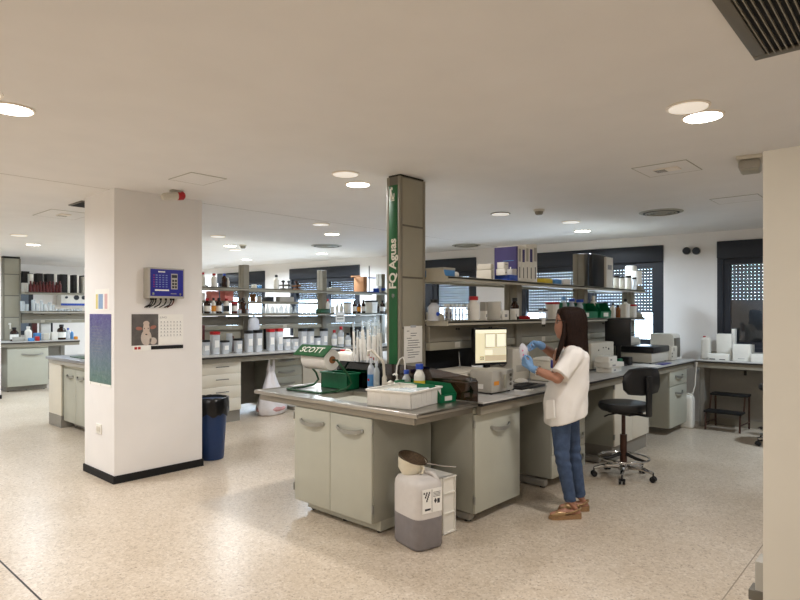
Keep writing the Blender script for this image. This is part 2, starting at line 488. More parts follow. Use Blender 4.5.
def smoke_det(x, y, label):
    o = thing('smoke_detector', label, 'smoke detector', (x, y, H), 0, 'smoke detectors')
    MB().lathe([(.055, -.022), (.06, -.012), (.06, 0)], 20).build('base_plate', M['offw'], o)
    MB().lathe([(0, -.06), (.03, -.058), (.042, -.045), (.046, -.022)], 20).build('sensor_dome', M['alum'], o)
smoke_det(-8.589, 5.633, 'smoke detector on the ceiling right of the white pillar')
smoke_det(-3.207, 5.83, 'smoke detector on the ceiling right of the green sign column')

o = thing('air_grille', 'big dark louvred air grille at the top right corner of the picture', 'air grille', (-.586, 2.977, H))
g = MB(); gx, gy = 1.05, -.9
for a in ((0, gx, -.05, 0), (0, gx, gy, gy + .05), (0, .05, gy + .05, -.05), (gx - .05, gx, gy + .05, -.05)): g.box(a[0], a[1], a[2], a[3], -.014, 0, .004)
g.build('grille_frame', M['alumdark'], o)
MB().box(.05, gx - .05, gy + .05, -.05, -.002, 0).build('dark_duct', M['matteblack'], o)
for k in range(42):
    x = .062 + k * .0225
    MB().box(-.0022, .0022, gy + .05, -.05, -.02, -.010, T=TR(x, 0, 0)).build('louvre', M['alum'], o)

o = thing('air_grille', 'dark air grille peeking out left of the white pillar top', 'air grille', (-6.56, 2.45, H))
MB().box(-.13, .22, -.16, .16, -.012, 0, .003).build('grille_frame', M['alumdark'], o)
for k in range(6): MB().box(-.115 + k * .055, -.08 + k * .055, -.14, .14, -.016, -.012).build('louvre', M['matteblack'], o)

o = thing('emergency_light', 'small box emergency light on the ceiling beside the beige partition', 'emergency light', (-.995, 4.9, H), R(8))
MB().box(-.08, .08, -.12, .12, -.025, 0, .004).build('base_plate', M['offw'], o)
MB().box(-.07, .07, -.11, .11, -.095, -.025, .02).build('lens', mat('frosted_lens', (160, 156, 146), .3, alpha=.9), o)
MB().box(-.055, .055, -.09, .09, -.099, -.093, .002).build('reflector', M['alumlight'], o)
# ---------------------------------------------------------------- things on the white pillar
PXF = -5.48
def YZ(px, py, X=PXF): 
    p = on_x(px, py, X); return p.y, p.z

o = thing('gas_alarm', 'grey wall box with a blue keypad front on the white pillar', 'control panel', (PXF, 0, 0))
ya, za = YZ(148, 298, PXF + .1); yb, zb = YZ(184.5, 269, PXF + .1)
MB().box(.002, .085, ya, yb, za, zb, .008).build('housing', M['greyc'], o)
MB().box(.085, .1, ya, yb, za, zb, .006).build('lid', M['greyc'], o)
w, h = yb - ya, zb - za
FT = Matrix.Translation((.1005, ya, za)) @ Matrix(((0, 0, 1, 0), (1, 0, 0, 0), (0, 1, 0, 0), (0, 0, 0, 1)))   # local x right, y up, z out
def fb(x0, x1, y0, y1, z0=0., z1=.0012): return MB().box(x0, x1, y0, y1, z0, z1, T=FT)
face = fb(w * .06, w * .96, h * .07, h * .95).build('blue_front', M['panelblue'], o)
m = MB()
for r_ in range(6):
    for c_ in range(4): m.box(w * (.2 + c_ * .09), w * (.25 + c_ * .09), h * (.36 + r_ * .075), h * (.39 + r_ * .075), .001, .0022, T=FT)
m.build('zone_lights', mat('zone_print', (120, 134, 190), .6), face)
m = MB()
for r_ in range(6): m.box(w * .14, w * .17, h * (.36 + r_ * .075), h * (.385 + r_ * .075), .001, .0022, T=FT)
m.build('fault_lights', M['red'], face)
m = MB(); m.box(w * .18, w * .56, h * .24, h * .29, .001, .002, T=FT); m.build('white_strip', M['whitep'], face)
m = MB()
for k in range(9): m.box(w * (.27 + k * .021), w * (.287 + k * .021), h * .845, h * .885, .001, .002, T=FT)
m.build('title_text', M['whitep'], face)
m = MB()
for k in range(6): m.box(w * (.61 + k * .027), w * (.632 + k * .027), h * .14, h * .17, .001, .002, T=FT)
m.build('maker_text', M['ink2'], face)
kp = fb(w * .62, w * .8, h * .3, h * .82, .001, .003).build('keypad', M['greyc'], o)
m = MB(); m.box(w * .635, w * .785, h * .68, h * .78, .003, .004, T=FT); m.build('display', M['anth'], kp)
for r_ in range(3):
    for c_ in range(2):
        MB().box(w * (.645 + c_ * .075), w * (.7 + c_ * .075), h * (.34 + r_ * .105), h * (.41 + r_ * .105), .003, .006, T=FT).build('key', M['ink'], kp)
for x in (.13, .87): 
    MB().cyl(0, 0, 0, .006, .011, 14, T=FT @ Matrix.Translation((w * x, h * .14, .001))).build('screw', M['chrome'], o)
for k, x in enumerate((.12, .17, .24, .38, .52, .66, .73)):
    yy = ya + w * x
    MB().tube([(.05, yy + .01, za + .004), (.05, yy + .012, za - .03), (.04, yy, za - .06), (.012, yy - .035, za - .085)], .006, 6).build('cable', M['dred'] if k == 6 else M['rubber'], o)
    MB().cyl(.05, yy + .01, za - .018, za + .002, .011, 10).build('cable_gland', M['black'], o)

# wall calendar with the photo of a young sheep
o = thing('wall_calendar', 'wall calendar with a sheep photo below the blue keypad box', 'calendar', (PXF, 0, 0))
ya, za = YZ(131.5, 350.5); yb, zb = YZ(183, 314)
w, h = yb - ya, zb - za
FT = Matrix.Translation((.001, ya, za)) @ Matrix(((0, 0, 1, 0), (1, 0, 0, 0), (0, 1, 0, 0), (0, 0, 0, 1)))
MB().box(0, w * .5, h * .13, h, 0, .003, T=FT).build('photo_page', mat('print_grey', (92, 88, 86), .6, noise=.25, scale=12), o)
sh = MB()
def disc(m, cx, cy, rx, ry, z, T, n=22, rot=0.):
    ps = [(cx + rx * math.cos(2 * PI * k / n) * math.cos(rot) - ry * math.sin(2 * PI * k / n) * math.sin(rot), cy + rx * math.cos(2 * PI * k / n) * math.sin(rot) + ry * math.sin(2 * PI * k / n) * math.cos(rot)) for k in range(n)]
    m.prism(ps, z, z + .0004, T)
sh.mi = 0; disc(sh, w * .27, h * .34, w * .1, h * .22, .003, FT); disc(sh, w * .4, h * .24, w * .07, h * .1, .003, FT)
sh.mi = 1; disc(sh, w * .27, h * .58, w * .062, h * .2, .0034, FT); disc(sh, w * .27, h * .74, w * .058, h * .07, .0036, FT)
sh.mi = 2; disc(sh, w * .135, h * .6, w * .06, h * .05, .0036, FT, rot=-.1); disc(sh, w * .4, h * .63, w * .06, h * .05, .0036, FT, rot=.25)
sh.mi = 3; disc(sh, w * .235, h * .6, w * .008, h * .018, .0042, FT); disc(sh, w * .305, h * .6, w * .008, h * .018, .0042, FT); disc(sh, w * .27, h * .43, w * .02, h * .018, .0042, FT)
sh.build('sheep_print', [mat('print_wool', (196, 184, 174), .7), mat('print_face', (200, 182, 168), .7), mat('print_ear', (160, 108, 94), .7), M['ink']], o)
pg = MB().box(w * .5, w, h * .13, h * .99, 0, .003, T=FT).build('month_page', M['whitep'], o)
m = MB(); m.text('JUNIO', h * .075, FT @ Matrix.Translation((w * .6, h * .9, .0032)), .0003)
for r_ in range(5):
    for c_ in range(7): 
        x, y = w * (.535 + c_ * .064), h * (.74 - r_ * .095)
        m.box(x, x + w * .045, y, y + h * .006, .003, .0035, T=FT); m.box(x + w * .012, x + w * .03, y + h * .02, y + h * .05, .003, .0035, T=FT)
m.build('month_grid', M['ink2'], pg)
m = MB(); m.box(w * .36, w, 0, h * .1, 0, .003, T=FT); st = m.build('black_footer', M['matteblack'], o)
m = MB(); m.box(w * .02, w * .36, -h * .02, h * .13, 0, .0028, T=FT); st = m.build('footer_strip', M['whitep'], o)
m = MB(); m.box(w * .05, w * .1, h * .02, h * .09, .0028, .0034, T=FT); m.box(w * .115, w * .165, h * .02, h * .09, .0028, .0034, T=FT); m.build('red_marks', M['red'], st)

# siren
o = thing('alarm_siren', 'small grey alarm sounder with red lens on the ceiling in front of the white pillar', 'siren', (-5.17, 2.66, H))
MB().box(-.03, .03, -.03, .06, -.02, 0, .006).build('bracket', M['greyc'], o)
MB().tube([(0, -.11, -.085), (0, -.09, -.075), (0, 0, -.055), (0, .03, -.05)], [.026, .034, .036, .038], 14).build('body', M['offw'], o)
MB().tube([(0, .03, -.05), (0, .085, -.04), (0, .1, -.038)], [.04, .04, .028], 14).build('lens', M['red'], o)

# left face of the pillar: poster, leaflet, socket
PYF = 2.257
def XZ(px, py): p = on_y(px, py, PYF); return p.x, p.z
m = bpy.data.materials.new('poster_gradient'); m.use_nodes = True
nt = m.node_tree; b = nt.nodes['Principled BSDF']; tc = nt.nodes.new('ShaderNodeTexCoord'); sp = nt.nodes.new('ShaderNodeSeparateXYZ')
nz = nt.nodes.new('ShaderNodeTexNoise'); nz.inputs['Scale'].default_value = 9; nz.inputs['Detail'].default_value = 6
mp = nt.nodes.new('ShaderNodeMapping'); mp.inputs['Scale'].default_value = (1, 1, 2.5)
nt.links.new(tc.outputs['Generated'], sp.inputs[0]); nt.links.new(tc.outputs['Object'], mp.inputs[0]); nt.links.new(mp.outputs[0], nz.inputs['Vector'])
rp = nt.nodes.new('ShaderNodeValToRGB'); e = rp.color_ramp.elements
e[0].color = tuple(lin(v) for v in (82, 116, 108)) + (1,); e[1].color = tuple(lin(v) for v in (84, 76, 138)) + (1,)
e.new(.4).color = tuple(lin(v) for v in (98, 116, 134)) + (1,)
ad = nt.nodes.new('ShaderNodeMath'); ad.operation = 'MULTIPLY_ADD'; ad.inputs[1].default_value = .25; 
nt.links.new(nz.outputs['Fac'], ad.inputs[0]); sb = nt.nodes.new('ShaderNodeMath'); sb.operation = 'SUBTRACT'; sb.inputs[1].default_value = .125
nt.links.new(sp.outputs['Z'], sb.inputs[0]); nt.links.new(sb.outputs[0], ad.inputs[2]); nt.links.new(ad.outputs[0], rp.inputs['Fac'])
nt.links.new(rp.outputs['Color'], b.inputs['Base Color']); b.inputs['Roughness'].default_value = .3
bp = nt.nodes.new('ShaderNodeBump'); bp.inputs['Strength'].default_value = .7; bp.inputs['Distance'].default_value = .02
nt.links.new(nz.outputs['Fac'], bp.inputs['Height']); nt.links.new(bp.outputs['Normal'], b.inputs['Normal'])
MATS['poster'] = m
xa, za = XZ(90, 381); xb, zb = XZ(111.5, 314)
o = thing('poster', 'wrinkled violet to green poster on the left face of the white pillar', 'poster', (xa, PYF, za))
w, h = xb - xa, zb - za
MB().box(-.004, w + .004, -.002, 0, -.02, h + .004).build('backing_sheet', M['whitep'], o)
MB().box(0, w, -.004, -.002, 0, h).build('printed_sheet', MATS['poster'], o)
m = MB(); 
for k in range(9): m.box(w * .12, w * (.5 + .3 * random.random()), -.0046, -.004, h * (.45 + k * .045), h * (.455 + k * .045))
m.build('text_lines', M['ink2'], o)
m = MB()
for x in (.02, .5, .98): m.box(w * x - .008, w * x + .008, -.005, -.002, -.03, -.005)
m.build('tape', M['whitep'], o)
M['pale_yellow'] = mat('pale_yellow', (214, 200, 130), .6); M['pale_blue'] = mat('pale_blue', (140, 166, 200), .6); M['pale_rose'] = mat('pale_rose', (214, 176, 176), .6)
xa, za = XZ(95.5, 310); xb, zb = XZ(109, 288.5)
o = thing('leaflet', 'small sheet with yellow, blue and red columns above the violet poster', 'leaflet', (xa, PYF, za))
w, h = xb - xa, zb - za
MB().box(0, w, -.002, 0, 0, h).build('sheet', M['whitep'], o)
for a, b_, mm in ((.04, .2, 'pale_yellow'), (.24, .58, 'pale_blue'), (.7, .9, 'pale_rose')):
    MB().box(w * a, w * b_, -.003, -.002, h * .05, h * .76).build('colour_column', M[mm], o)
xa, za = XZ(97, 432.5); xb, zb = XZ(102, 424.5)
o = thing('wall_socket', 'white wall socket low on the left face of the white pillar', 'socket', (xa, PYF, za))
w, h = xb - xa, zb - za
MB().box(0, w, -.012, 0, 0, h, .003).build('plate', M['white'], o)
MB().box(w * .2, w * .8, -.016, -.012, h * .25, h * .75, .002).build('rocker', M['offw'], o)

# pedal-less bin with liner beside the pillar
p = on_z(211, 459, 0)
o = thing('waste_bin', 'tall blue waste bin with black liner beside the white pillar', 'bin', (p.x - .03, p.y + .02, 0))
MB().lathe([(0, .002), (.125, .002), (.13, .02), (.165, .6), (.17, .62), (.172, .625)], 32).build('bin_body', M['binblue'], o)
l = MB(); n = 40; prof = [(.15, .40), (.176, .47), (.18, .5), (.183, .54), (.18, .6), (.176, .645), (.16, .648), (.15, .6), (.14, .3)]
vs = []; fs = []
for i, (r_, z) in enumerate(prof):
    for k in range(n):
        q = 1 + (.03 * math.sin(k * 2.1 + i) + .03 * random.random()) * (i < 6)
        vs.append((r_ * q * math.cos(2 * PI * k / n), r_ * q * math.sin(2 * PI * k / n), z + (.02 * math.sin(k * 1.3) if i < 2 else .006 * random.random())))
for i in range(1, len(prof) - 1):
    for k in range(n): fs.append((i * n + k, i * n + (k + 1) % n, (i + 1) * n + (k + 1) % n, (i + 1) * n + k))
fs.append(tuple(range((len(prof) - 1) * n, len(prof) * n)))
l.add(vs, fs); l.build('liner', M['liner'], o, sharp=70)

# ---------------------------------------------------------------- laboratory furniture
def bow_handle(parent, cx, z, w=.17, y=0., mt=None, name='handle', drop=.016, out=.036):
    m = MB(); pts = []; 
    for k in range(11):
        t = -1 + 2 * k / 10
        q = math.cos(t * PI / 2) ** .7
        pts.append((cx + t * w / 2, y - .002 - out * q, z - drop * q))
    vs = []; fs = []
    for p in pts: vs += [(p[0], p[1], p[2] + .013), (p[0], p[1] - .007, p[2] + .011), (p[0], p[1] - .007, p[2] - .015), (p[0], p[1], p[2] - .016)]
    for i in range(10):
        for k in range(4): fs.append((i * 4 + k, i * 4 + (k + 1) % 4, i * 4 + 4 + (k + 1) % 4, i * 4 + 4 + k))
    fs += [(0, 1, 2, 3), (43, 42, 41, 40)]
    m.add(vs, fs)
    for s in (-1, 1): m.box(cx + s * w / 2 - .01, cx + s * w / 2 + .01, y - .012, y, z - .014, z + .009, .003)
    return m.build(name, mt or M['handle'], parent, sharp=50)

M['dchrome'] = mat('dark_chrome', (120, 120, 120), .25, .9)
def bar_handle(parent, cx, z, w=.12, y=0.):
    m = MB(); m.tube([(cx - w / 2, y - .028, z), (cx + w / 2, y - .028, z)], .006, 8)
    for s in (-.4, .4): m.tube([(cx + s * w, y, z), (cx + s * w, y - .028, z)], .005, 6)
    return m.build('handle', M['dchrome'], parent)

def hinge(parent, x, z, y=0.):
    return MB().box(x - .006, x + .006, y - .006, y + .012, z - .028, z + .028, .002).build('hinge', M['handle'], parent)

def cabinet(label, loc, rz, w, d, z0, z1, fronts, plinth=None, body='cabside', front='cab', name='lab_cabinet', cat='cabinet', group=None, feet=None):
    """local: x to the right, y back, z up; the front stands at y = 0"""
    o = thing(name, label, cat, loc, rz, group)
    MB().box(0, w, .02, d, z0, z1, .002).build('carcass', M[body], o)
    for f in fronts:
        kind, x0, x1, a, b = f[:5]
        q = MB().box(x0 + .0015, x1 - .0015, 0, .0195, a + .0015, b - .0015, .003)
        fo = q.build({'door': 'door', 'drawer': 'drawer', 'strip': 'top_rail'}[kind], M[front], o)
        if len(f) > 5:
            hk = f[5]
            if hk[0] == 'bow': bow_handle(fo, hk[1], hk[2], hk[3])
            elif hk[0] == 'bar': bar_handle(fo, hk[1], hk[2], hk[3])
        if kind == 'door' and len(f) > 6:
            for hz in (a + .1, b - .07): hinge(fo, f[6], hz)
    if plinth:
        MB().box(plinth[0], plinth[1], plinth[2], d - .02, plinth[3], z0).build('plinth', M[plinth[4]], o)
        if plinth[3] > 0:
            for x in (plinth[0] + .04, (plinth[0] + plinth[1]) / 2, plinth[1] - .04):
                for y in (plinth[2] + .03, d - .06): MB().cyl(x, y, 0, plinth[3], .016, 10).build('foot', M['black'], o)
    return o
ZT = .90                     # worktop height of the main bench
# sink cabinet, its doors face the camera side
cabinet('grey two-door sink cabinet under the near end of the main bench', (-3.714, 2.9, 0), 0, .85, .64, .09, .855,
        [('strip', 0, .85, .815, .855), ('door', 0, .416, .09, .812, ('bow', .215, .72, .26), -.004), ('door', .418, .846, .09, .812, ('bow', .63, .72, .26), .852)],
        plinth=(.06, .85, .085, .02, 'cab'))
Q = PI / 2
XF = -2.483
cabinet('grey one-door cabinet behind the white jerrycan', (XF, 3.575, 0), Q, .632, .56, .075, .85,
        [('strip', 0, .632, .805, .85), ('door', 0, .63, .075, .80, ('bow', .335, .68, .25), -.004)])
cabinet('grey drawer cabinet behind the legs of the standing person', (XF, 4.743, 0), Q, .66, .56, .085, .85,
        [('drawer', 0, .66, .69, .85, ('bow', .5, .77, .2)), ('drawer', 0, .66, .49, .69, ('bow', .5, .6, .2)), ('drawer', 0, .66, .29, .49, ('bow', .5, .4, .2)), ('drawer', 0, .66, .085, .29, ('bow', .5, .2, .2))])
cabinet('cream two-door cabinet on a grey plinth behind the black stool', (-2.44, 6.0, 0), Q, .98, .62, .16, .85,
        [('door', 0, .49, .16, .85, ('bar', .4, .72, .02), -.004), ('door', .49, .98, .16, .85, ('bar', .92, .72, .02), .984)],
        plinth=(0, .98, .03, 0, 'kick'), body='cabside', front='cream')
cabinet('grey cabinet with a drawer and door at the far right end of the bench', (-2.45, 7.734, 0), Q, .68, .56, .09, .85,
        [('drawer', 0, .68, .61, .85, ('bow', .35, .73, .26)), ('door', 0, .68, .09, .605, ('bow', .35, .52, .26))])

# bench frame of main bench
XA, XB, YA, YB = -4.0, -2.40, 3.55, 8.72
o = thing('bench_stand', 'grey steel frame and feet carrying the long main bench', 'bench frame', (-3.2, 3.6, 0))
MB().box(.73, .765, -.02, 5.1, .80, .862).build('front_rail', M['apron'], o)
MB().box(-.765, -.73, -.02, 5.1, .80, .862).build('rear_rail', M['apron'], o)
for y in (.02, 1.15, 2.28, 5.0):
    m = MB(); m.box(-.03, .03, y - .03, y + .03, .06, .86); m.build('upright', M['kick'], o)
    m = MB(); m.box(-.62, .66, y - .035, y + .035, .012, .07, .012); ft = m.build('foot_beam', M['kick'], o)
    for x in (-.58, .62): MB().cyl(x, y, 0, .014, .025, 12).build('glide', M['black'], ft)
MB().box(-.04, -.02, 0, 5.1, .1, .80).build('modesty_panel', M['kick'], o)

o = thing('worktop', 'long pale grey worktop with dark edge along the main bench', 'worktop', (XA, YA, ZT))
MB().box(0, XB - XA, .012, YB - YA, -.012, 0).build('surface', M['top'], o)
MB().box(.002, XB - XA - .004, .014, YB - YA - .002, -.03, -.012).build('dark_edge', M['edge'], o)

# steel sink top
SX0, SX1, SY0, SY1 = -4.204, -2.433, 2.862, 3.545
o = thing('sink_top', 'stainless steel sink top at the near end of the main bench', 'sink', (SX0, SY0, ZT))
w, d = SX1 - SX0, SY1 - SY0
m = MB()
b0, b1 = (.62, 1.22)     # basin x range
m.box(0, b0, .02, d, -.012, -.006); m.box(b1, w, .02, d, -.012, -.006); m.box(b0, b1, .02, .14, -.012, -.006); m.box(b0, b1, d - .14, d, -.012, -.006)
m.build('deck', M['steel'], o)
m = MB(); m.box(0, w, 0, .022, -.03, .0, .004); m.box(0, .022, .022, d, -.03, 0, .004); m.box(w - .022, w, .022, d, -.03, 0, .004); m.build('raised_rim', M['steel'], o)
m = MB(); t = .004
m.box(b0, b1, .14, .14 + t, -.2, -.012); m.box(b0, b1, d - .14 - t, d - .14, -.2, -.012); m.box(b0, b0 + t, .14, d - .14, -.2, -.012); m.box(b1 - t, b1, .14, d - .14, -.2, -.012); m.box(b0, b1, .14, d - .14, -.2 - t, -.2)
m.build('basin', M['steel'], o)
m = MB(); m.box(.03, w - .05, .035, .06, -.082, -.03, .003); m.box(w - .09, w - .05, .06, d, -.082, -.03, .003); m.box(.03, .06, .06, d, -.082, -.03, .003); m.build('apron', mat('brushed_apron', (150, 145, 134), .42, .7, noise=.06, scale=40, stretch=(1, 1, 14)), o)

# smoked splash guard with its sloping end
o = MB()
x0 = on_y(337, 362, 3.55).x; x1 = on_y(424, 366, 3.545).x; x2 = on_y(474, 377, 3.55).x
o.prism([(x0, ZT), (-2.44, ZT), (-2.44, 1.045), (-2.46, 1.07), (x1, 1.125), (x0, 1.115)], -.004, .004, T=TR(0, 3.548, .0, 0, PI / 2))
o = o.build('splash_guard', M['smoke'], loc=(0, 0, .001))
tag(o, 'smoked brown acrylic splash guard standing behind the steel sink', 'splash guard')

# ---------------------------------------------------------------- service column and racks
def tall_column(name, label, loc, w, d, z0, z1, joints, sign=None):
    """local: -y face is narrow (w), +x face is broad (d); origin near left foot"""
    o = thing(name, label, 'service column', loc)
    MB().box(.006, w - .006, .006, d - .006, z0, z1).build('core', M['alumdark'], o)
    for x, y in ((0, 0), (w - .03, 0), (0, d - .03), (w - .03, d - .03)):
        MB().box(x, x + .03, y, y + .03, z0, z1, .005).build('corner_profile', M['alum'], o)
    zs = [z0] + joints + [z1]
    for a, b in zip(zs, zs[1:]):
        MB().box(w - .01, w - .002, .034, d - .034, a + .008, b - .008, .002).build('side_panel', M['alumlight'], o)
        if not sign: MB().box(.032, w - .032, .002, .01, a + .008, b - .008, .002).build('front_panel', M['alumlight'], o)
    MB().box(.012, w - .012, .012, d - .012, z1, H).build('dark_gap', M['matteblack'], o)  # solid black filler paints the shade between column and ceiling
    return o
CX, CY = -3.345, 3.556
cz = [on_x(410, y, CX + .15).z for y in (328, 277.5, 226)]
sc = tall_column('service_column', 'tall grey service column with a green sign rising to the ceiling', (CX, CY, 0), .15, .32, ZT + .001, 2.645, cz, True)
sg = MB().box(.03, .12, -.004, .006, 1.12, 2.575, .001).build('sign_board', M['green'], sc)
VT = lambda x, z: Matrix.Translation((x, -.0045, z)) @ Matrix(((0, -1, 0, 0), (0, 0, -1, 0), (1, 0, 0, 0), (0, 0, 0, 1)))   # text running upwards
zt = on_y(391, 264, CY).z
m = MB().text('FQ Aguas', .103, VT(.075, zt), .0012, .0028)
m.build('sign_lettering', M['white'], sg)
m = MB()
zz = on_y(391, 194, CY).z
for a in ((.042, .056, -.05, .04), (.06, .09, -.06, -.05), (.062, .088, -.046, -.03), (.052, .058, 0, .055), (.058, .07, .03, .05), (.082, .09, -.03, .0)):
    m.box(a[0], a[1], -.0062, -.004, zz + a[2], zz + a[3])
m.tube([(.05, -.005, zz + .03), (.06, -.005, zz + .0), (.07, -.005, zz - .03)], .006, 6)
m.build('instrument_pictogram', M['white'], sg)
m = MB(); zz = on_y(391, 296, CY).z
for k in range(5): m.box(.062 + k * .006, .065 + k * .006, -.0055, -.004, zz - .02 + abs(k - 2) * .006, zz + .02 - abs(k - 2) * .003)
m.build('leaf_mark', M['ink2'], sg)
# notice taped to column
pa = on_x(404, 373, CX + .153); pb = on_x(422, 333, CX + .153)
o = thing('notice_sheet', 'white printed notice taped low on the green-sign column', 'notice', (CX + .1525, pa.y, 1.13))
w, h = pb.y - pa.y, .30
MB().box(0, .0015, 0, w, 0, h).build('sheet', M['whitep'], o)
m = MB()
for k, (a, b) in enumerate(((.15, .28), (.35, .7), (.35, .65), (.15, .4), (.2, .8), (.2, .85), (.2, .75), (.15, .9), (.15, .5), (.2, .85), (.2, .8), (.2, .6))):
    m.box(.0015, .002, w * a, w * b, h * (.86 - k * .065), h * (.875 - k * .065))
m.build('printed_lines', M['ink'], o)
MB().box(.0015, .003, w * .35, w * .65, h - .012, h + .008).build('tape', M['clear'], o)

def rack(label, xf, zlow, zup, y0, y1, posts, zb, tops, shelf_labels, front=.165, back=-.32, back_panels=()):
    """xf: the +x face of posts; shelves overhang to +x by `front`"""
    o = thing('shelf_rack', label, 'rack', (xf, y0, 0))
    for (y, zt_) in posts:
        m = MB(); m.box(-.15, -.085, y - y0 - .1, y - y0, zb, zt_, .006); m.box(-.08, 0, y - y0 - .1, y - y0, zb, zt_, .006); m.box(-.1, -.06, y - y0 - .09, y - y0 - .01, zb, zt_)
        m.build('post', M['alum'], o)
    L = y1 - y0
    for z, nm in ((zlow, 'shelf'), (zup, 'shelf')):
        m = MB(); m.box(back, front, 0, L, z - .018, z, .002); s = m.build(nm, M['alumlight'], o)
        m = MB(); m.box(front - .012, front, -.0, L, z - .036, z + .002, .004); m.box(back, back + .012, 0, L, z - .036, z + .002, .004); m.build('shelf_lip', M['lip'], s)
        # bracket wings at both ends
        for yy in (-.006, L):
            m = MB(); m.prism([(-.06, z - .04), (front, z - .04), (front, z - .005), (front - .03, z + .01), (.12, z + .055), (.07, z + .07), (-.06, z + .075)], -.003, .003, T=TR(0, yy + .003, 0, 0, PI / 2))
            m.build('bracket', M['lip'], s)
    zp0, zp1 = zlow - .25, zlow - .045
    m = MB(); m.box(-.11, -.03, .0, L, zp0 + .07, zp1, .003); pn = m.build('service_panel', M['alum'], o)
    m = MB(); m.box(-.115, -.024, 0, L, zp0, zp0 + .066, .003); m.build('trunking', M['alumlight'], o)
    for ya_, yb_ in back_panels:
        MB().box(-.10, -.06, ya_ - y0, yb_ - y0, zb + .001, zp0 - .001).build('back_panel', M['alumlight'], o)
    y = .35; 
    while y < L - .2:
        MB().box(-.026, -.022, y, y + .075, zp0 - .0 + .01, zp0 + .06, .004).build('socket', M['offw'] if int(y * 3) % 2 else M['greyc'], o)
        for q in (.02, .055): MB().cyl(0, 0, 0, .006, .009, 10, T=TR(-.024, y + q, zp1 - .03, 0, 0, PI / 2)).build('gas_knob', M['black'], o)
        y += .52
    return o
SU, SL = 1.84, 1.47
rack('grey two-shelf reagent rack running along the main bench behind the person', -3.13, SL, SU, 3.885, 8.34, [(5.34, SU - .02), (6.89, 2.247), (8.42, SU - .02)], ZT, None, None, back_panels=((4.78, 5.23), (5.35, 6.78), (6.9, 8.3)))
# ---------------------------------------------------------------- generators for small laboratory goods
def cylmat(n): return M[n] if isinstance(n, str) else n

def bottle(label, loc, r, h, body='white', cap='red', lab=None, shape='bottle', cat='bottle', group=None, name='bottle', liq=None, neck=.42, n=16):
    o = thing(name, label, cat, loc, 0, group)
    if shape == 'bottle':
        prof = [(r * .92, 0), (r, h * .02), (r, h * .62), (r * .96, h * .66), (r * .7, h * .75), (r * neck, h * .8), (r * neck, h * .9)]
        ch = (h * .84, h)
        cr = r * neck * 1.25
    elif shape == 'jar':
        prof = [(r * .94, 0), (r, h * .02), (r, h * .8), (r * .92, h * .84), (r * .86, h * .86)]
        ch = (h * .85, h); cr = r * .95
    elif shape == 'flask':
        prof = [(r * .95, 0), (r, h * .04), (r * .9, h * .2), (r * .35, h * .68), (r * .3, h * .74), (r * .3, h * .92)]
        ch = (h * .86, h); cr = r * .4
    elif shape == 'tub':
        prof = [(r * .9, 0), (r * .92, h * .02), (r, h * .86)]
        ch = (h * .86, h); cr = r * 1.05
    sq = 5 if shape == 'tub' else 0
    MB().lathe(prof, n, sq=sq).build('body', cylmat(body), o)
    if cap: MB().lathe([(cr, ch[0]), (cr, ch[1] - h * .01), (cr * .93, ch[1])], n, sq=sq).build('cap', cylmat(cap), o)
    if lab:
        a, b = (.14, .5) if shape != 'jar' else (.2, .66)
        if shape == 'tub': MB().box(r * .93, r * .99, -r * .6, r * .6, h * .3, h * .62).build('paper_label', cylmat(lab), o)
        else: MB().lathe([(r * 1.015, h * a), (r * 1.015, h * b)], n).build('paper_label', cylmat(lab), o)
    if liq: MB().lathe([(r * .88, h * .02), (r * .9 if sq else r * .94, h * liq[0])], n, sq=sq).build('contents', cylmat(liq[1]), o)
    return o

def carton(label, loc, dims, mt='white', rz=0., cat='box', name='box', group=None, lid=None, marks=None, bev=.003):
    """loc = centre of the base; dims along local x, y, z"""
    o = thing(name, label, cat, loc, rz, group)
    a, b, h = dims
    MB().box(-a / 2, a / 2, -b / 2, b / 2, 0, h, bev).build('carton', cylmat(mt), o)
    if lid: MB().box(-a / 2 - .002, a / 2 + .002, -b / 2 - .002, b / 2 + .002, h * .75, h + .002, bev).build('lid', cylmat(lid), o)
    if marks:
        m = MB()
        for (y0, y1, z0, z1) in marks: m.box(a / 2, a / 2 + .0012, b * (y0 - .5), b * (y1 - .5), h * z0, h * z1)
        m.build('printed_marks', M['ink2'], o)
    return o

def S(px0, px1, ytop, X, z, d=None):
    """a thing on the shelf plane X between two picture columns -> centre, radius or width, height"""
    a = on_x(px0, ytop, X); b = on_x(px1, ytop, X); c = on_x((px0 + px1) / 2, ytop, X)
    r = (px1 - px0) / 2 * dist(c) / FPX
    return Vector((X, c.y, z)), r, c.z - z

def sbottle(label, px0, px1, ytop, X, z, **k):
    p, r, h = S(px0, px1, ytop, X, z)
    return bottle(label, p + Vector((0, 0, .001)), r, h, **k)

def sbox(label, px0, px1, ytop, X, z, d=.1, **k):
    """X = front (+x) face"""
    Y0 = on_x(px0, ytop, X - d).y; Y1 = on_x(px1, ytop, X).y
    if Y1 - Y0 < .02:
        Y0 = on_x(px0, ytop, X).y
    h = on_x(px1, ytop, X).z - z
    return carton(label, Vector((X - d / 2, (Y0 + Y1) / 2, z + .001)), (d, Y1 - Y0, h), **k)

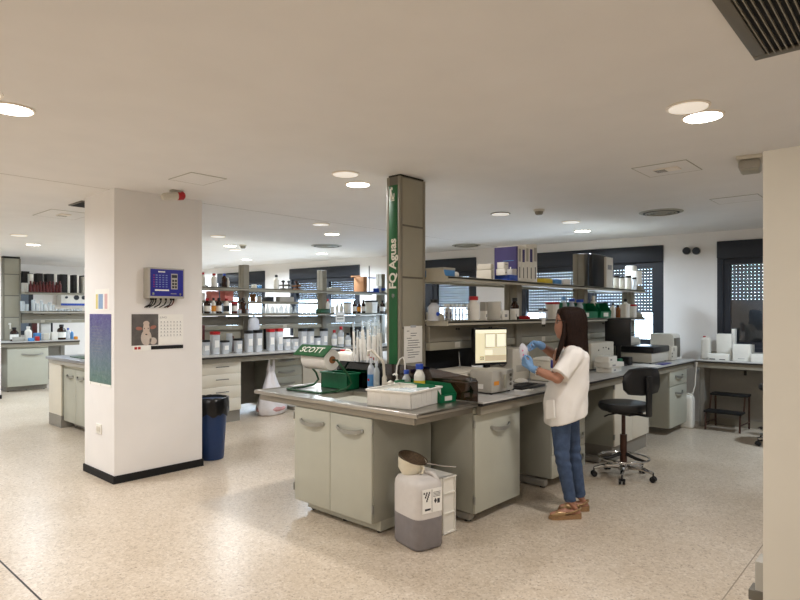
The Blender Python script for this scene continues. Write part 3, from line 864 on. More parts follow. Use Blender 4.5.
# ---------------------------------------------------------------- upper shelf of the main rack
zU, zL = SU, SL
XU = -3.06
o = sbox('blue cardboard tray with grey lid at the near end of the upper main shelf', 425, 455, 268.5, -3.02, zU, d=.2, mt='lblue', lid='greyc')
sbox('crumpled white paper bag beside the blue tray on the upper main shelf', 455, 460, 272, -3.03, zU, d=.06, mt='whitep', cat='paper bag', name='paper_bag', bev=.02)
sbox('beige carton with dark square mark, lower left of the violet binder box', 477, 493.5, 270, -3.12, zU, d=.16, mt='offw')
sbox('flat beige carton stacked with dark mark on the beige carton', 477, 493.5, 264, -3.12, on_x(493.5, 269.6, -3.12).z, d=.16, mt='offw', marks=[(.78, .96, .2, .8)])
sbox('blue plastic tray under the white medicine boxes on the upper main shelf', 494.5, 518, 275.5, -2.99, zU, d=.16, mt='blue')
zb = on_x(506, 275.4, -3.0).z
sbox('white box with pink print on the blue tray', 496, 507, 269, -3.0, zb + .003, d=.1, mt='white', marks=[(.2, .8, .3, .5)])
sbox('white box with dark print right of the pink printed one', 507, 517.5, 269, -3.0, zb + .003, d=.1, mt='white', marks=[(.2, .8, .5, .6), (.2, .6, .3, .36)])
zb = on_x(506, 268.9, -3.0).z
sbox('white carton on top of the pink printed box', 497, 508.5, 262.5, -3.02, zb + .002, d=.08, mt='white', marks=[(.2, .8, .6, .7)])
sbox('brown carton behind the white cartons below the violet box', 508.5, 518, 263, -3.02, zb + .002, d=.08, mt='card')
Yv = on_x(518, 260, -3.0).y; hv = on_x(518, 246.5, -3.0).z - zU
o = thing('violet_box', 'large violet printed box standing against the white ring binders', 'box', (-3.0, Yv - .03, zU + .001))
MB().box(-.25, 0, 0, .029, 0, hv, .002).build('carton', M['purple'], o)
m = MB(); m.box(-.09, -.04, -.001, 0, .11, .122); m.box(-.071, -.059, -.001, 0, .09, .142); m.build('white_cross_print', M['whitep'], o)
m = MB(); m.box(-.15, -.03, -.001, 0, .2, .206); m.build('title_print', M['lblue'], o)
for k, (a, b, yt, lab) in enumerate(((518, 521.5, 245.5, 'first white ring binder beside the violet box'), (521.8, 525.3, 246.5, 'second white ring binder from the violet box'), (525.6, 529, 245, 'third white ring binder from the violet box, in the middle of the five'), (529.3, 533, 246, 'fourth white ring binder from the violet box'), (533.3, 537.2, 244.5, 'fifth white ring binder, farthest from the violet box'))):
    Y0, Y1 = on_x(a, 260, -3.0).y, on_x(b, 260, -3.0).y; h = on_x(b, yt, -3.0).z - zU
    o = thing('ring_binder', lab, 'binder', (-3.0, Y0, zU + .001), 0, 'white ring binders on the upper shelf')
    MB().box(-.24, 0, 0, Y1 - Y0, 0, h, .004).build('cover', M['white'], o)
    m = MB(); m.box(0, .001, .012, Y1 - Y0 - .012, h * .55, h * .9); m.build('spine_label', M['purple'] if k % 2 else M['greyc'], o)
    m = MB(); m.box(0, .001, (Y1 - Y0) * .4, (Y1 - Y0) * .6, h * .1, h * .4); m.build('spine_print', M['ink'], o)
for a, b, yt, mt, lab in ((545, 553, 279, 'yellow', 'yellow packet lying between binders and post on the upper shelf'), (555, 562, 279.5, 'lblue', 'light blue packet lying right of the yellow one'), (564, 571, 279.5, 'whitep', 'white packet lying against the post of the upper shelf')):
    sbox(lab, a, b, yt, -3.02, zU, d=.12, mt=mt, name='packet', cat='packet', bev=.01)
sbox('black monitor-sized flat case standing on the upper main shelf', 588.5, 606, 255.5, -3.03, zU, d=.05, mt='black', name='flat_case', cat='case', bev=.012)
sbox('white upright file box beside the black flat case', 606.5, 613, 258, -3.0, zU, d=.2, mt='white', name='file_box', cat='file box', marks=[(.2, .8, .6, .75)])
for a, b, yt, lab in ((613.5, 619, 276, 'small white jar with dark lid right of the file box'), (619.3, 625, 276.5, 'second small white jar with dark lid from the file box'), (625.3, 631.5, 276, 'third small white jar with dark lid from the file box')):
    sbottle(lab, a, b, yt, -3.01, zU, body='white', cap='black', shape='jar', cat='jar', name='jar', lab='whitep')
sbottle('small dark capped vial at the end of the upper shelf', 632, 636.5, 277.5, -3.0, zU, body='clear', cap='black', shape='jar', cat='jar', name='jar')
o = sbottle('tall white paper cylinder with grey stripe standing at the end of the upper shelf', 625.3, 636.5, 262, -3.13, zU, body='white', cap=None, shape='jar', cat='cylinder', name='paper_cylinder', lab='whitep')
m = MB(); m.box(-.0005, .001, -.006, .006, .02, .2); m.build('grey_stripe', M['alumdark'], o); o.children[-1].location = (.071, 0, 0)

# ---------------------------------------------------------------- lower shelf of the main rack
sbottle('squat clear reagent bottle with dark stopper and blue dot label near the column', 427.5, 440.5, 299.5, -3.1, zL, body='clear', cap='black', cat='bottle', lab=None, neck=.5)
p, r, h = S(427.5, 440.5, 299.5, -3.1, zL)
m = MB(); m.cyl(0, 0, 0, .003, .017, 18, T=TR(p.x + r * .97, p.y - r * .3, zL + .06, -.3, 0, PI / 2)); o = m.build('blue_label', M['blue']); 
o.parent = [q for q in bpy.data.objects if q.get('label', '').startswith('squat clear')][0]; o.location = -o.parent.location
# wire rack of tubes
Y0, Y1 = on_x(444, 315, -2.99).y, on_x(469, 315, -2.99).y
o = thing('tube_rack', 'steel wire rack with test tubes on the lower main shelf', 'tube rack', (-3.04, Y0, zL + .001))
m = MB()
for x in (-.05, .05):
    for z in (.004, .05, .1): m.tube([(x, 0, z), (x, Y1 - Y0, z)], .0045, 6)
for k in range(8):
    y = (Y1 - Y0) * k / 7
    for x in (-.05, .05): m.tube([(x, y, .002), (x, y, .1)], .004, 6)
    for z in (.004, .05, .1): m.tube([(-.05, y, z), (.05, y, z)], .0025, 6)
m.build('wire_frame', M['handle'], o)
for k in range(7):
    y = (Y1 - Y0) * (k + .5) / 7
    t = thing('test_tube', 'glass test tube standing in the steel wire rack on the lower shelf', 'test tube', (-3.0, Y0 + y, zL + .008), 0, 'test tubes in the wire rack')
    MB().lathe([(0, 0), (.008, .004), (.01, .012), (.01, .125)], 10).build('glass', M['clear'], t); MB().cyl(0, 0, .12, .135, .011, 10).build('stopper', M['offw'], t)
sbottle('small violet labelled bottle behind the wire rack', 445, 451, 304, -3.12, zL, body='white', cap='white', lab='purple')
sbottle('white plastic wash bottle with a red cap on the lower main shelf', 467.5, 479.5, 296.5, -3.03, zL, body='white', cap='red', neck=.62)
sbox('small white box with printed square right of the red-capped wash bottle', 480, 487.5, 311, -2.99, zL, d=.06, mt='white', marks=[(.25, .75, .35, .65)])
sbox('pale grey box behind the small white box on the lower shelf', 480, 488, 302, -3.12, zL, d=.06, mt='greyc')
sbox('big white carton with dark printed bars on the lower main shelf', 487.5, 501.5, 301.5, -3.0, zL, d=.14, mt='white', marks=[(.42, .55, .5, .95), (.68, .81, .5, .95), (.3, .45, .1, .2), (.5, .55, .1, .35), (.65, .7, .1, .3), (.8, .85, .1, .3)])
sbox('small white carton in front of the black bottle, left one of the pair', 503, 509, 310.5, -2.99, zL, d=.06, mt='white', marks=[(.3, .7, .3, .6)])
sbox('small white carton in front of the black bottle, right one of the pair', 510, 517, 310.5, -2.99, zL, d=.06, mt='white', marks=[(.3, .7, .3, .6)])
sbottle('black reagent bottle with white label by the first rack post', 510.5, 519, 298, -3.08, zL, body='brown', cap='black', lab='whitep', neck=.5)
sbox('flat red packet on the lower shelf right of the small cartons', 518.5, 531, 316, -2.99, zL, d=.12, mt='red', name='packet', cat='packet', bev=.012)
sbottle('small clear vial with black cap left of the white jars', 538.5, 542.5, 309, -3.0, zL, body='clear', cap='black', shape='jar', cat='vial', name='vial')
sbottle('second small clear vial with black cap, nearer the person', 543, 548, 309.5, -3.0, zL, body='clear', cap='black', shape='jar', cat='vial', name='vial')
sbottle('white square jar with red lid above the head of the person', 546.5, 558, 302, -3.05, zL, body='white', cap='red', shape='tub', cat='jar', name='jar')
sbottle('blue-white spray bottle behind the green bins', 560.5, 567, 297, -3.12, zL, body='clear', cap='lblue')
for a, b, yt, lab in ((569, 574.5, 298.5, 'blue-capped bottle in the left green bin, left one'), (576.5, 583, 299.5, 'blue-capped bottle in the left green bin, right one')):
    sbottle(lab, a, b, yt, -3.07, zL + .006, body='clear', cap='blue', neck=.9)
sbottle('white dropper bottle sticking out of the left green bin', 590, 597, 296, -3.07, zL + .006, body='white', cap='white', neck=.4)
sbottle('small dark-capped bottle in the right green bin', 603, 608, 302.5, -3.07, zL + .006, body='white', cap='black', neck=.7)

def stack_bin(label, px0, px1, ytop, X, z, d=.2, h=None, group=None, rz=0.):
    Y0 = on_x(px0, ytop, X - d * .2).y; Y1 = on_x(px1, ytop, X).y
    hh = h or on_x(px1, ytop, X).z - z
    o = thing('storage_bin', label, 'storage bin', (X, (Y0 + Y1) / 2, z + .001), 0, group)
    bin_parts(o, Y1 - Y0, d, hh); return o
def bin_parts(o, w, d, h, mt='crate'):
    """open-fronted stacking bin; front towards +x"""
    m = MB(); t = .004
    m.box(-d, 0, -w / 2, w / 2, 0, t)
    m.box(-d, -d + t, -w / 2, w / 2, 0, h)
    for s in (-1, 1):
        m.prism([(-d, 0), (0, 0), (.012, h * .45), (-.05, h), (-d, h)], s * w / 2 - t / 2, s * w / 2 + t / 2, T=TR(0, 0, 0, 0, PI / 2))
    m.box(-.004, .004, -w / 2, w / 2, 0, h * .45)
    m.box(-d - .006, -d, -w / 2 - .006, w / 2 + .006, h - .014, h)
    for s in (-1, 1): m.box(-d, -.05, s * w / 2 - .006, s * w / 2 + .006, h - .012, h)
    m.build('tray', M[mt], o)
    MB().box(.004, .008, -w * .22, w * .22, h * .1, h * .36).build('label_holder', M['white'], o)
stack_bin('left green storage bin on the lower shelf above the person', 560, 597.5, 303.3, -2.975, zL, .145)
stack_bin('right green storage bin on the lower shelf, smaller in view', 598, 610.5, 303.3, -2.975, zL, .145)
for a, b, yt, bd, cp, sh, lab in ((610.5, 615.5, 303, 'white', 'black', 'bottle', 'white bottle with black cap right of the green bins'), (615.5, 620.5, 305, 'amber', 'black', 'bottle', 'amber bottle with black cap right of the green bins'), (620, 629, 304, 'white', 'white', 'tub', 'white square jar with pale lid at the far end of the lower shelf'), (629.3, 636, 304.5, 'white', 'red', 'tub', 'white square jar with red lid at the far end of the lower shelf')):
    sbottle(lab, a, b, yt, -3.02, zL, body=bd, cap=cp, shape=sh)
sbottle('dark-capped bottle standing behind the white square jars at the shelf end', 622, 629, 299, -3.16, zL, body='white', cap='black')
sbox('white shelf tag hanging from the front of the lower main shelf', 541.5, 545.5, 317.5, -2.958, SL - .05, d=.004, mt='whitep', name='shelf_tag', cat='tag', bev=0)
# ---------------------------------------------------------------- on the steel sink top
ZS = ZT - .005
o = thing('paper_towel_stand', 'green wire stand with a big white paper roll on the steel sink top', 'paper towel stand', (-4.03, 3.07, ZS))
W_, D_ = .42, .34
pr = on_y(334, 360, 3.25); rz_ = pr.z - ZS
m = MB(); t = .009
for s, x in ((0, 0.), (1, W_)):
    m.tube([(x, 0, t), (x, D_ * .55, t), (x, D_ * .85, t + .01), (x, D_, .06), (x, D_ * .92, .12), (x, .18, rz_)], t, 8)
m.tube([(0, 0, t), (W_ / 2, -.004, t), (W_, 0, t)], t, 8)
m.build('bent_frame', M['sgreen'], o)
m = MB(); m.prism([(.05, .035), (.15, .118), (.27, .10), (.27, .094), (.151, .111), (.055, .03)], -.0, W_ * .93, T=Matrix.Translation((.012, 0, rz_)) @ Matrix(((0, 0, 1, 0), (1, 0, 0, 0), (0, 1, 0, 0), (0, 0, 0, 1))))
hd = m.build('cutter_hood', M['sgreen'], o)
ang = math.atan2(.083, .1)
m = MB().text('SCOTT', .088, Matrix.Translation((W_ * .48, .099, rz_ + .0785)) @ Matrix.Rotation(ang, 4, 'X'), .001)
m.build('hood_lettering', M['white'], hd)
m = MB(); m.lathe([(.03, 0), (.085, 0), (.087, .004), (.087, .296), (.085, .3), (.03, .3)], 30, T=TR(.06, .18, rz_, 0, 0, PI / 2))
m.build('paper_roll', M['whitep'], o)
m = MB(); m.lathe([(.022, -.01), (.03, -.01), (.03, .31), (.022, .31)], 20, T=TR(.06, .18, rz_, 0, 0, PI / 2)); m.build('roll_core', M['card'], o)
m = MB(); m.cyl(0, 0, -.07, W_ - .05, .006, 8, T=TR(.06, .18, rz_, 0, 0, PI / 2)); m.build('axle', M['sgreen'], o)

def plain_crate(label, loc, w, d, h, mt, rz=0., name='crate', ribs=True, cat='crate'):
    o = thing(name, label, cat, loc, rz)
    m = MB(); t = .005
    m.box(-w / 2, w / 2, -d / 2, d / 2, 0, t)
    m.box(-w / 2, w / 2, -d / 2, -d / 2 + t, 0, h); m.box(-w / 2, w / 2, d / 2 - t, d / 2, 0, h)
    m.box(-w / 2, -w / 2 + t, -d / 2, d / 2, 0, h); m.box(w / 2 - t, w / 2, -d / 2, d / 2, 0, h)
    tub_ = m
    m = MB(); q = .009
    m.box(-w / 2 - q, w / 2 + q, -d / 2 - q, -d / 2 + t, h - .012, h + .002, .002); m.box(-w / 2 - q, w / 2 + q, d / 2 - t, d / 2 + q, h - .012, h + .002, .002)
    m.box(-w / 2 - q, -w / 2 + t, -d / 2, d / 2, h - .012, h + .002, .002); m.box(w / 2 - t, w / 2 + q, -d / 2, d / 2, h - .012, h + .002, .002)
    m.build('rim', M[mt], o)
    if ribs:
        m = tub_
        for k in range(1, 6):
            x = -w / 2 + w * k / 6; m.box(x - .003, x + .003, -d / 2 - .0012, -d / 2, 0, h - .012)
            y = -d / 2 + d * k / 6; m.box(w / 2, w / 2 + .0012, y - .003, y + .003, 0, h - .012)
    tub_.build('tub', M[mt], o)
    return o
plain_crate('solid green plastic crate behind the paper towel stand', (-3.80, 3.455, ZS), .33, .14, .135, 'crate')
tr = plain_crate('white plastic tray of clean glassware at the front corner of the sink top', (-2.80, 3.165, ZS), .36, .41, .115, 'white', R(9))
for k, (x, y, q, l) in enumerate(((-.06, .04, .3, .2), (.02, .0, -.5, .24), (.05, .09, .9, .18), (-.04, -.05, 1.3, .2), (.07, -.07, .1, .16))):
    c = Vector((-2.80, 3.165, ZS)) + Matrix.Rotation(R(9), 3, 'Z') @ Vector((x, y, .08))
    g = thing('glass_tube', 'clear glass tube lying in the heap in the white tray', 'glassware', (c.x, c.y, ZS + .082 + .004 * k), q, 'glassware in the white tray')
    MB().lathe([(.016, -l / 2), (.018, -l / 2 + .01), (.018, l / 2 - .01), (.012, l / 2)], 12, T=TR(0, 0, 0, 0, 0, PI / 2)).build('glass', M['glass'], g)
    MB().lathe([(.019, 0), (.019, .012)], 12, T=TR(l / 2 - .02, 0, 0, 0, 0, PI / 2)).build('ring_end', M['clear'], g)
# green open-fronted bin and bottles
pb = on_z(446, 398, ZT)
o = thing('storage_bin', 'green open-fronted storage bin on the sink top behind the white tray', 'storage bin', (-2.62, 3.43, ZS), R(-4)); bin_parts(o, .17, .46, .125)
YS = 3.505
def on_sink(label, px, ytop, r, **k):
    p = on_y(px, ytop, YS); return bottle(label, (p.x, YS, ZS + .001), r, p.z - ZS, **k)
o = on_sink('tall white bottle with blue cap and yellow label behind the green bin', 419.5, 364, .043, body='white', cap='blue', lab='yellow', neck=.55)
o = on_sink('smaller clear bottle with blue cap left of the yellow-labelled bottle', 406.5, 370, .034, body='clear', cap='blue', neck=.5)
p = on_y(397, 374, YS)
o = thing('soap_dispenser', 'slim white pump soap bottle beside the lab tap', 'soap dispenser', (p.x, YS, ZS + .001))
h = p.z - ZS
MB().lathe([(.024, 0), (.026, .004), (.026, h * .58), (.014, h * .68), (.012, h * .72)], 14).build('bottle_body', M['white'], o)
m = MB(); m.cyl(0, 0, h * .72, h * .95, .006, 10); m.tube([(.005, 0, h * .96), (-.03, 0, h * .97), (-.042, 0, h * .93)], .007, 8); m.build('pump_head', M['white'], o)
o = on_sink('clear detergent bottle with a blue and red label left of the tap', 371, 358, .03, body='clear', cap='clear', lab='lblue', neck=.35)
m = MB(); m.ell((0, -.0302, .09), .012, .003, .012, 12, 6); m.build('red_print', M['red'], o)
on_sink('tall clear bottle between the detergent bottle and the tap', 376.5, 361, .026, body='glass', cap='clear', neck=.4)
p = on_y(384.5, 385, 3.49)
o = thing('lab_tap', 'pale grey swan-neck lab tap on the steel sink top', 'tap', (p.x, 3.49, ZS))
MB().lathe([(.024, 0), (.026, .012), (.02, .02), (.02, .12), (.012, .14)], 16).build('tap_body', M['offw'], o)
q1 = on_y(382, 361, 3.45).z - ZS; q2 = on_y(370, 350, 3.45).z - ZS
m = MB(); m.tube([(0, 0, .12), (-.01, 0, q1 - .03), (-.02, -.005, q1), (-.06, -.02, q1 + .03), (-.105, -.04, q2), (-.13, -.05, q2 - .01), (-.14, -.055, q2 - .05)], [.012, .011, .011, .011, .011, .011, .008], 10); m.build('swan_neck', M['offw'], o)
m = MB(); m.cyl(0, 0, .015, .06, .015, 12, T=TR(0, 0, .065, 0, 0, PI / 2 - .2)); m.lathe([(.024, .0), (.028, .01), (.02, .03)], 8, T=TR(.055, 0, .075, 0, 0, PI / 2 - .2)); m.build('tap_handle', M['offw'], o)

# white tubing looping at the column foot
m = MB(); m.tube([on_y(396, 376, 3.53), on_y(397, 366, 3.53), on_y(400, 359, 3.53), on_y(403, 357, 3.54), on_y(405, 362, 3.54), on_y(405, 371, 3.53)], .006, 8)
tag(m.build('rubber_tube', M['white']), 'thin white tube looping at the foot of the green sign', 'tube')

# behind the splash guard, on the near left of the worktop
def jerry(label, loc, w, d, h, rz, liq=None, cap='red', name='jerrycan', mt='white', group=None):
    o = thing(name, label, 'canister', loc, rz, group)
    m = MB(); m.lathe([(.86, .0), (.97, .02), (1, .06), (1, .80), (.97, .87), (.86, .93), (.5, .955), (.2, .96)], 40, sq=6, T=Matrix.Diagonal((w / 2, d / 2, h, 1)))
    b = m.build('canister_body', M[mt] if isinstance(mt, str) else mt, o, sharp=60)
    if liq: MB().lathe([(.84, .015), (.95, .03), (.975, .06), (.975, liq[0]), (.3, liq[0])], 40, sq=6, T=Matrix.Diagonal((w / 2, d / 2, h, 1))).build('liquid', M[liq[1]], o, sharp=60)
    if cap: MB().lathe([(w * .16, h * .94), (w * .16, h * 1.0), (w * .14, h * 1.01)], 16, cx=-w * .2).build('screw_cap', M[cap], o)
    m = MB(); m.tube([(-w * .02, 0, h * .95), (w * .02, 0, h * 1.0), (w * .25, 0, h * 1.0), (w * .36, 0, h * .9)], w * .06, 8); m.build('grip', M[mt] if isinstance(mt, str) else mt, o)
    return o
p = on_y(346, 350, 3.75)
jerry('white canister with red cap behind the smoked splash guard', (p.x, 3.75, ZT + .001), .17, .12, p.z - ZT, R(10))
p0 = on_y(369, 340, 3.80)
o = thing('pipette_rack', 'dark rack holding tall glass pipettes behind the splash guard', 'rack', (p0.x, 3.80, ZT + .001))
m = MB(); m.box(-.15, .16, -.06, .06, 0, .012, .003); m.box(-.15, .16, -.06, .06, .17, .18, .002)
for x in (-.145, .145):
    m.box(x - .006, x + .006, -.055, .055, 0, .18)
m.build('rack_frame', M['anth'], o)
rnd = random.Random(3)
for k in range(20):
    x = -.143 + .0148 * k; y = rnd.choice((-.035, 0, .035))
    hh = rnd.uniform(.44, .6)
    t = thing('glass_pipette', 'slim glass pipette standing in the dark rack behind the splash guard', 'pipette', (p0.x + x, 3.80 + y, ZT + .014), rnd.uniform(-1, 1), 'glass pipettes in the rack')
    t.rotation_euler = (rnd.uniform(-.05, .05), rnd.uniform(-.05, .05), 0)
    MB().lathe([(.004, 0), (.008, .05), (.0105, .1), (.0105, hh * .85), (.007, hh * .9), (.007, hh)], 10).build('glass', M['glass'], t)
    MB().lathe([(.0112, hh * .35), (.0112, hh * .85)], 10).build('scale_print', M['whitep'], t)
    if k in (9, 14, 15): MB().lathe([(.0125, hh * .42), (.0125, hh * .47)], 10).build('colour_ring', M['red'], t)

# ---------------------------------------------------------------- on the worktop, right of the splash guard
o = thing('bench_instrument', 'small grey cube instrument with orange label right of the splash guard', 'instrument', (-2.56, 3.915, ZT))
w, d, h = .21, .325, .185
MB().box(-w, 0, 0, d, .012, h, .012).build('housing', M['greyc'], o)
for x in (-w + .03, -.03):
    for y in (.03, d - .03): MB().cyl(x, y, .001, .014, .012, 10).build('foot', M['black'], o)
MB().box(-w * .62, -w * .38, -.0015, 0, h * .22, h * .42).build('plate_label', M['whitep'], o)
m = MB(); m.box(0, .0015, .03, .10, h * .38, h * .55); m.build('orange_label', M['orange'], o)
m = MB(); m.box(0, .004, .17, .215, h * .2, h * .8, .001); pl = m.build('control_slot', M['alumlight'], o)
for z in (.35, .55, .75): 
    MB().cyl(0, 0, 0, .008, .012, 12, T=TR(0, .27, h * z, 0, 0, PI / 2)).build('knob', M['alumdark'], o)
p = on_x(478, 372, -2.66)
o = carton('wide low white cover plate box behind the splash guard', (-2.965, 4.0, ZT + .001), (.34, .62, .15), 'offw', 0, 'instrument', 'flat_instrument', bev=.012)
m = MB(); m.box(-.16, .16, -.30, .30, .15, .165, .006); m.build('lid', M['offw'], o)
# monitor
def monitor(name, label, loc, rz, w, h, zc, screen=True):
    o = thing(name, label, 'monitor', loc, rz)
    MB().box(-w / 2 - .014, w / 2 + .014, -.03, .02, zc - h / 2 - .022, zc + h / 2 + .014, .008).build('bezel', M['black'], o)
    MB().box(-w * .3, w * .3, .018, .05, zc - h * .3, zc + h * .3, .012).build('back_shell', M['black'], o)
    m = MB(); m.box(-.03, .03, .02, .045, .01, zc, .005); m.build('neck', M['black'], o)
    MB().box(-.11, .11, -.07, .12, 0, .014, .006).build('stand_base', M['black'], o)
    if screen:
        s = MB().box(-w / 2, w / 2, -.032, -.0295, zc - h / 2, zc + h / 2).build('screen', M['scr'], o)
        for (a, b, c, d, mt) in ((.0, 1, .9, 1, 'scr2'), (.0, .28, .06, .9, 'scr3'), (.30, .64, .46, .88, 'scr_dark'), (.315, .625, .475, .865, 'scr2'), (.67, .99, .46, .88, 'scr_dark'), (.685, .975, .475, .865, 'scr2'), (.3, .54, .24, .38, 'scr2'), (.3, 1, .05, .22, 'scr4'), (.13, .27, .08, .2, 'scr_dark')):
            k = .0004 if mt != 'scr2' or a > .5 and False else .0008
            zz = zc - h / 2
            MB().box(-w / 2 + w * a, -w / 2 + w * b, -.0322 - k, -.032, zz + h * c, zz + h * d).build('screen_window', M[mt], s)
    else:
        MB().box(-.02, .02, .049, .051, zc + .02, zc + .027).build('maker_mark', M['greyc'], o)
    return o
for n, c, e in (('scr', (222, 214, 186), .9), ('scr2', (244, 240, 214), 1.0), ('scr3', (234, 226, 190), .9), ('scr4', (200, 186, 156), .8), ('scr_dark', (140, 132, 112), .6)):
    M[n] = mat('screen_' + n, c, .3, noise=.01, emit=e * .75)
p = on_x(489, 346, -2.95)
monitor('computer_monitor', 'computer monitor with a lit cream screen between cube instrument and person', (p.x, p.y, ZT + .001), Q - R(20), .335, .29, p.z - ZT)
o = carton('dark keyboard on the worktop in front of the grey dial box', (-2.62, 4.50, ZT + .001), (.2, .44, .02), 'black', R(3), 'keyboard', 'keyboard', bev=.005)
m = MB()
for i in range(4):
    for j in range(12): m.box(-.06 + i * .03, -.037 + i * .03, -.165 + j * .0275, -.143 + j * .0275, .02, .025)
m.build('keys', M['anth'], o)
carton('white paper sheets lying beside the keyboard near the bench edge', (-2.52, 4.33, ZT + .001), (.14, .12, .006), 'whitep', R(20), 'paper', 'paper_sheets', bev=0)
m = MB(); m.ell((0, 0, .028), .06, .075, .028, 16, 8); o = m.build('white_cloth', M['whitep'], loc=(-2.74, 4.66, ZT)); tag(o, 'crumpled white wipe lying behind the keyboard', 'wipe')

def dial_box(label, X, Y0, Y1, d, h, dots=True):
    o = thing('dial_instrument', label, 'instrument', (X, Y0, ZT))
    w = Y1 - Y0
    MB().box(-d, 0, 0, w, .012, h, .014).build('housing', M['offw'], o)
    MB().box(-d + .02, -.02, .02, w - .02, .001, .014).build('foot_plate', M['black'], o)
    m = MB(); m.tube([(-d * .35 + .045 * math.cos(2 * PI * k / 20), -.004, h * .62 + .045 * math.sin(2 * PI * k / 20)) for k in range(20)], .006, 6, closed=True); m.build('round_port', M['alumdark'], o)
    if dots:
        for y, z, r in ((.3, .72, .009), (.5, .8, .007), (.62, .8, .007), (.74, .74, .012)):
            MB().cyl(0, 0, 0, .006, r, 10, T=TR(0, w * y, h * z, 0, 0, PI / 2)).build('button', M['black'], o)
    MB().box(0, .003, w * .2, w * .8, h * .3, h * .5, .001).build('front_plate', M['greyc'], o)
    return o
dial_box('pale grey instrument with a round port, behind the gloved hands', -2.86, 4.72, 5.02, .32, .31, False)
dial_box('pale grey instrument with a round port, right of the person by the white cartons', -2.80, 6.25, 6.87, .31, .30)
o = thing('label_printer', 'beige label printer with white paper on top, in front of the forearms', 'printer', (-2.62, 4.98, ZT))
p = on_x(547, 358, -2.66)
MB().box(-.22, 0, 0, .24, .002, .19, .02).build('housing', M['offw'], o)
MB().box(-.2, -.03, .02, .22, .19, .215, .01).build('top_cover', M['white'], o)
m = MB(); m.box(-.18, .05, .04, .2, .216, .22); m.build('paper', M['whitep'], o)
m = MB(); m.box(0, .002, .05, .19, .06, .1); m.build('paper_slot', M['black'], o)
# three white cartons
zc = ZT + .001
for k, (a, b, c, dx, dy, rz, lab) in enumerate(((.17, .30, .055, 0, 0, 3, 'white carton, lowest of the stack by the grey dial instrument'), (.18, .31, .05, .01, -.02, -6, 'white carton, middle of the stack by the grey dial instrument'), (.15, .27, .06, -.02, -.03, 4, 'white carton, topmost of the stack by the grey dial instrument'))):
    carton(lab, (-2.62 + dx, 6.29 + dy, zc), (a, b, c), 'white', R(rz), group='white cartons in the stack', marks=[(.2, .4, .3, .6)]); zc += c + .0015
p = on_x(618, 332, -2.86)
monitor('computer_monitor', 'black monitor seen from behind, at the far part of the main bench', (p.x, p.y, ZT + .001), -Q - R(74) + PI, .27, .29, p.z - ZT, False)
# large plate reader / flatbed printer
o = thing('flatbed_instrument', 'long pale instrument with black lid at the far end of the main bench', 'instrument', (-2.56, 7.54, ZT))
MB().box(-.42, -.04, 0, .62, .01, .13, .012).build('base_housing', M['offw'], o)
MB().box(-.43, -.02, .0, .60, .13, .21, .015).build('black_lid', M['black'], o)
MB().box(-.40, .0, .62, .86, .004, .19, .014).build('side_unit', M['offw'], o)
m = MB(); m.box(0, .003, .70, .72, .13, .175); m.build('slot', M['alumdark'], o)
for z in (.06, .1): MB().cyl(0, 0, 0, .005, .01, 10, T=TR(0, .64, z, 0, 0, PI / 2)).build('button', M['alumdark'], o)
for x, y in ((-.38, .04), (-.07, .04), (-.38, .58), (-.07, .58)): MB().cyl(x, y, .001, .012, .014, 10).build('foot', M['black'], o)
o = carton('beige rounded device standing behind the black-lidded instrument', (-3.09, 8.05, ZT + .001), (.18, .5, .31), 'offw', 0, 'device', 'desktop_device', bev=.04)
m = MB(); m.box(.09, .092, -.2, .15, .17, .23); m.build('front_band', M['greyc'], o)
m = MB()
rnd = random.Random(5)
for k in range(4):
    pts = [(rnd.uniform(-.05, .05), rnd.uniform(-.18, .18), .31 + rnd.uniform(.0, .06)) for _ in range(5)]
    m.tube(pts, .006, 6)
m.build('cable', M['black'], o); o.children[-1].location = (0, 0, .004)
m = MB(); m.ell((0, 0, .33), .025, .05, .022); m.build('green_plug', M['crate'], o)
o = thing('analyser', 'white-edged grey analyser at the corner of the two benches', 'instrument', (-2.60, 8.41, ZT))
m = MB(); m.prism([(-.32, 0), (0, 0), (-.02, .32), (-.05, .345), (-.32, .345)], 0, .28, T=TR(0, .28, .002, 0, PI / 2)); m.build('housing', M['white'], o, sharp=30)
MB().box(-.02, .004, .02, .22, .03, .29, .006).build('grey_front', M['alumdark'], o)
ZW0 = .90
o = jerry('tall white container with red cap at the corner of the two benches', (-2.33, 8.86, ZW0 + .001), .11, .10, .31, 0.)
carton('dark blue folder lying under the front of the black-lidded instrument', (-2.5, 7.66, ZT + .001), (.1, .34, .008), 'panelblue', R(2), 'folder', 'folder', bev=0)
carton('stack of white papers lying left of the dark blue folder', (-2.56, 7.22, ZT + .001), (.21, .32, .012), 'whitep', R(-6), 'paper', 'paper_stack', bev=0)
carton('black square adapter box left of the black-lidded instrument', (-2.78, 7.2, ZT + .001), (.1, .12, .1), 'black', 0, 'adapter', 'adapter_box', bev=.008)
carton('small green box beside the white cartons on the far bench', (-2.80, 6.98, ZT + .001), (.08, .09, .09), 'crate', 0, 'box', 'box')
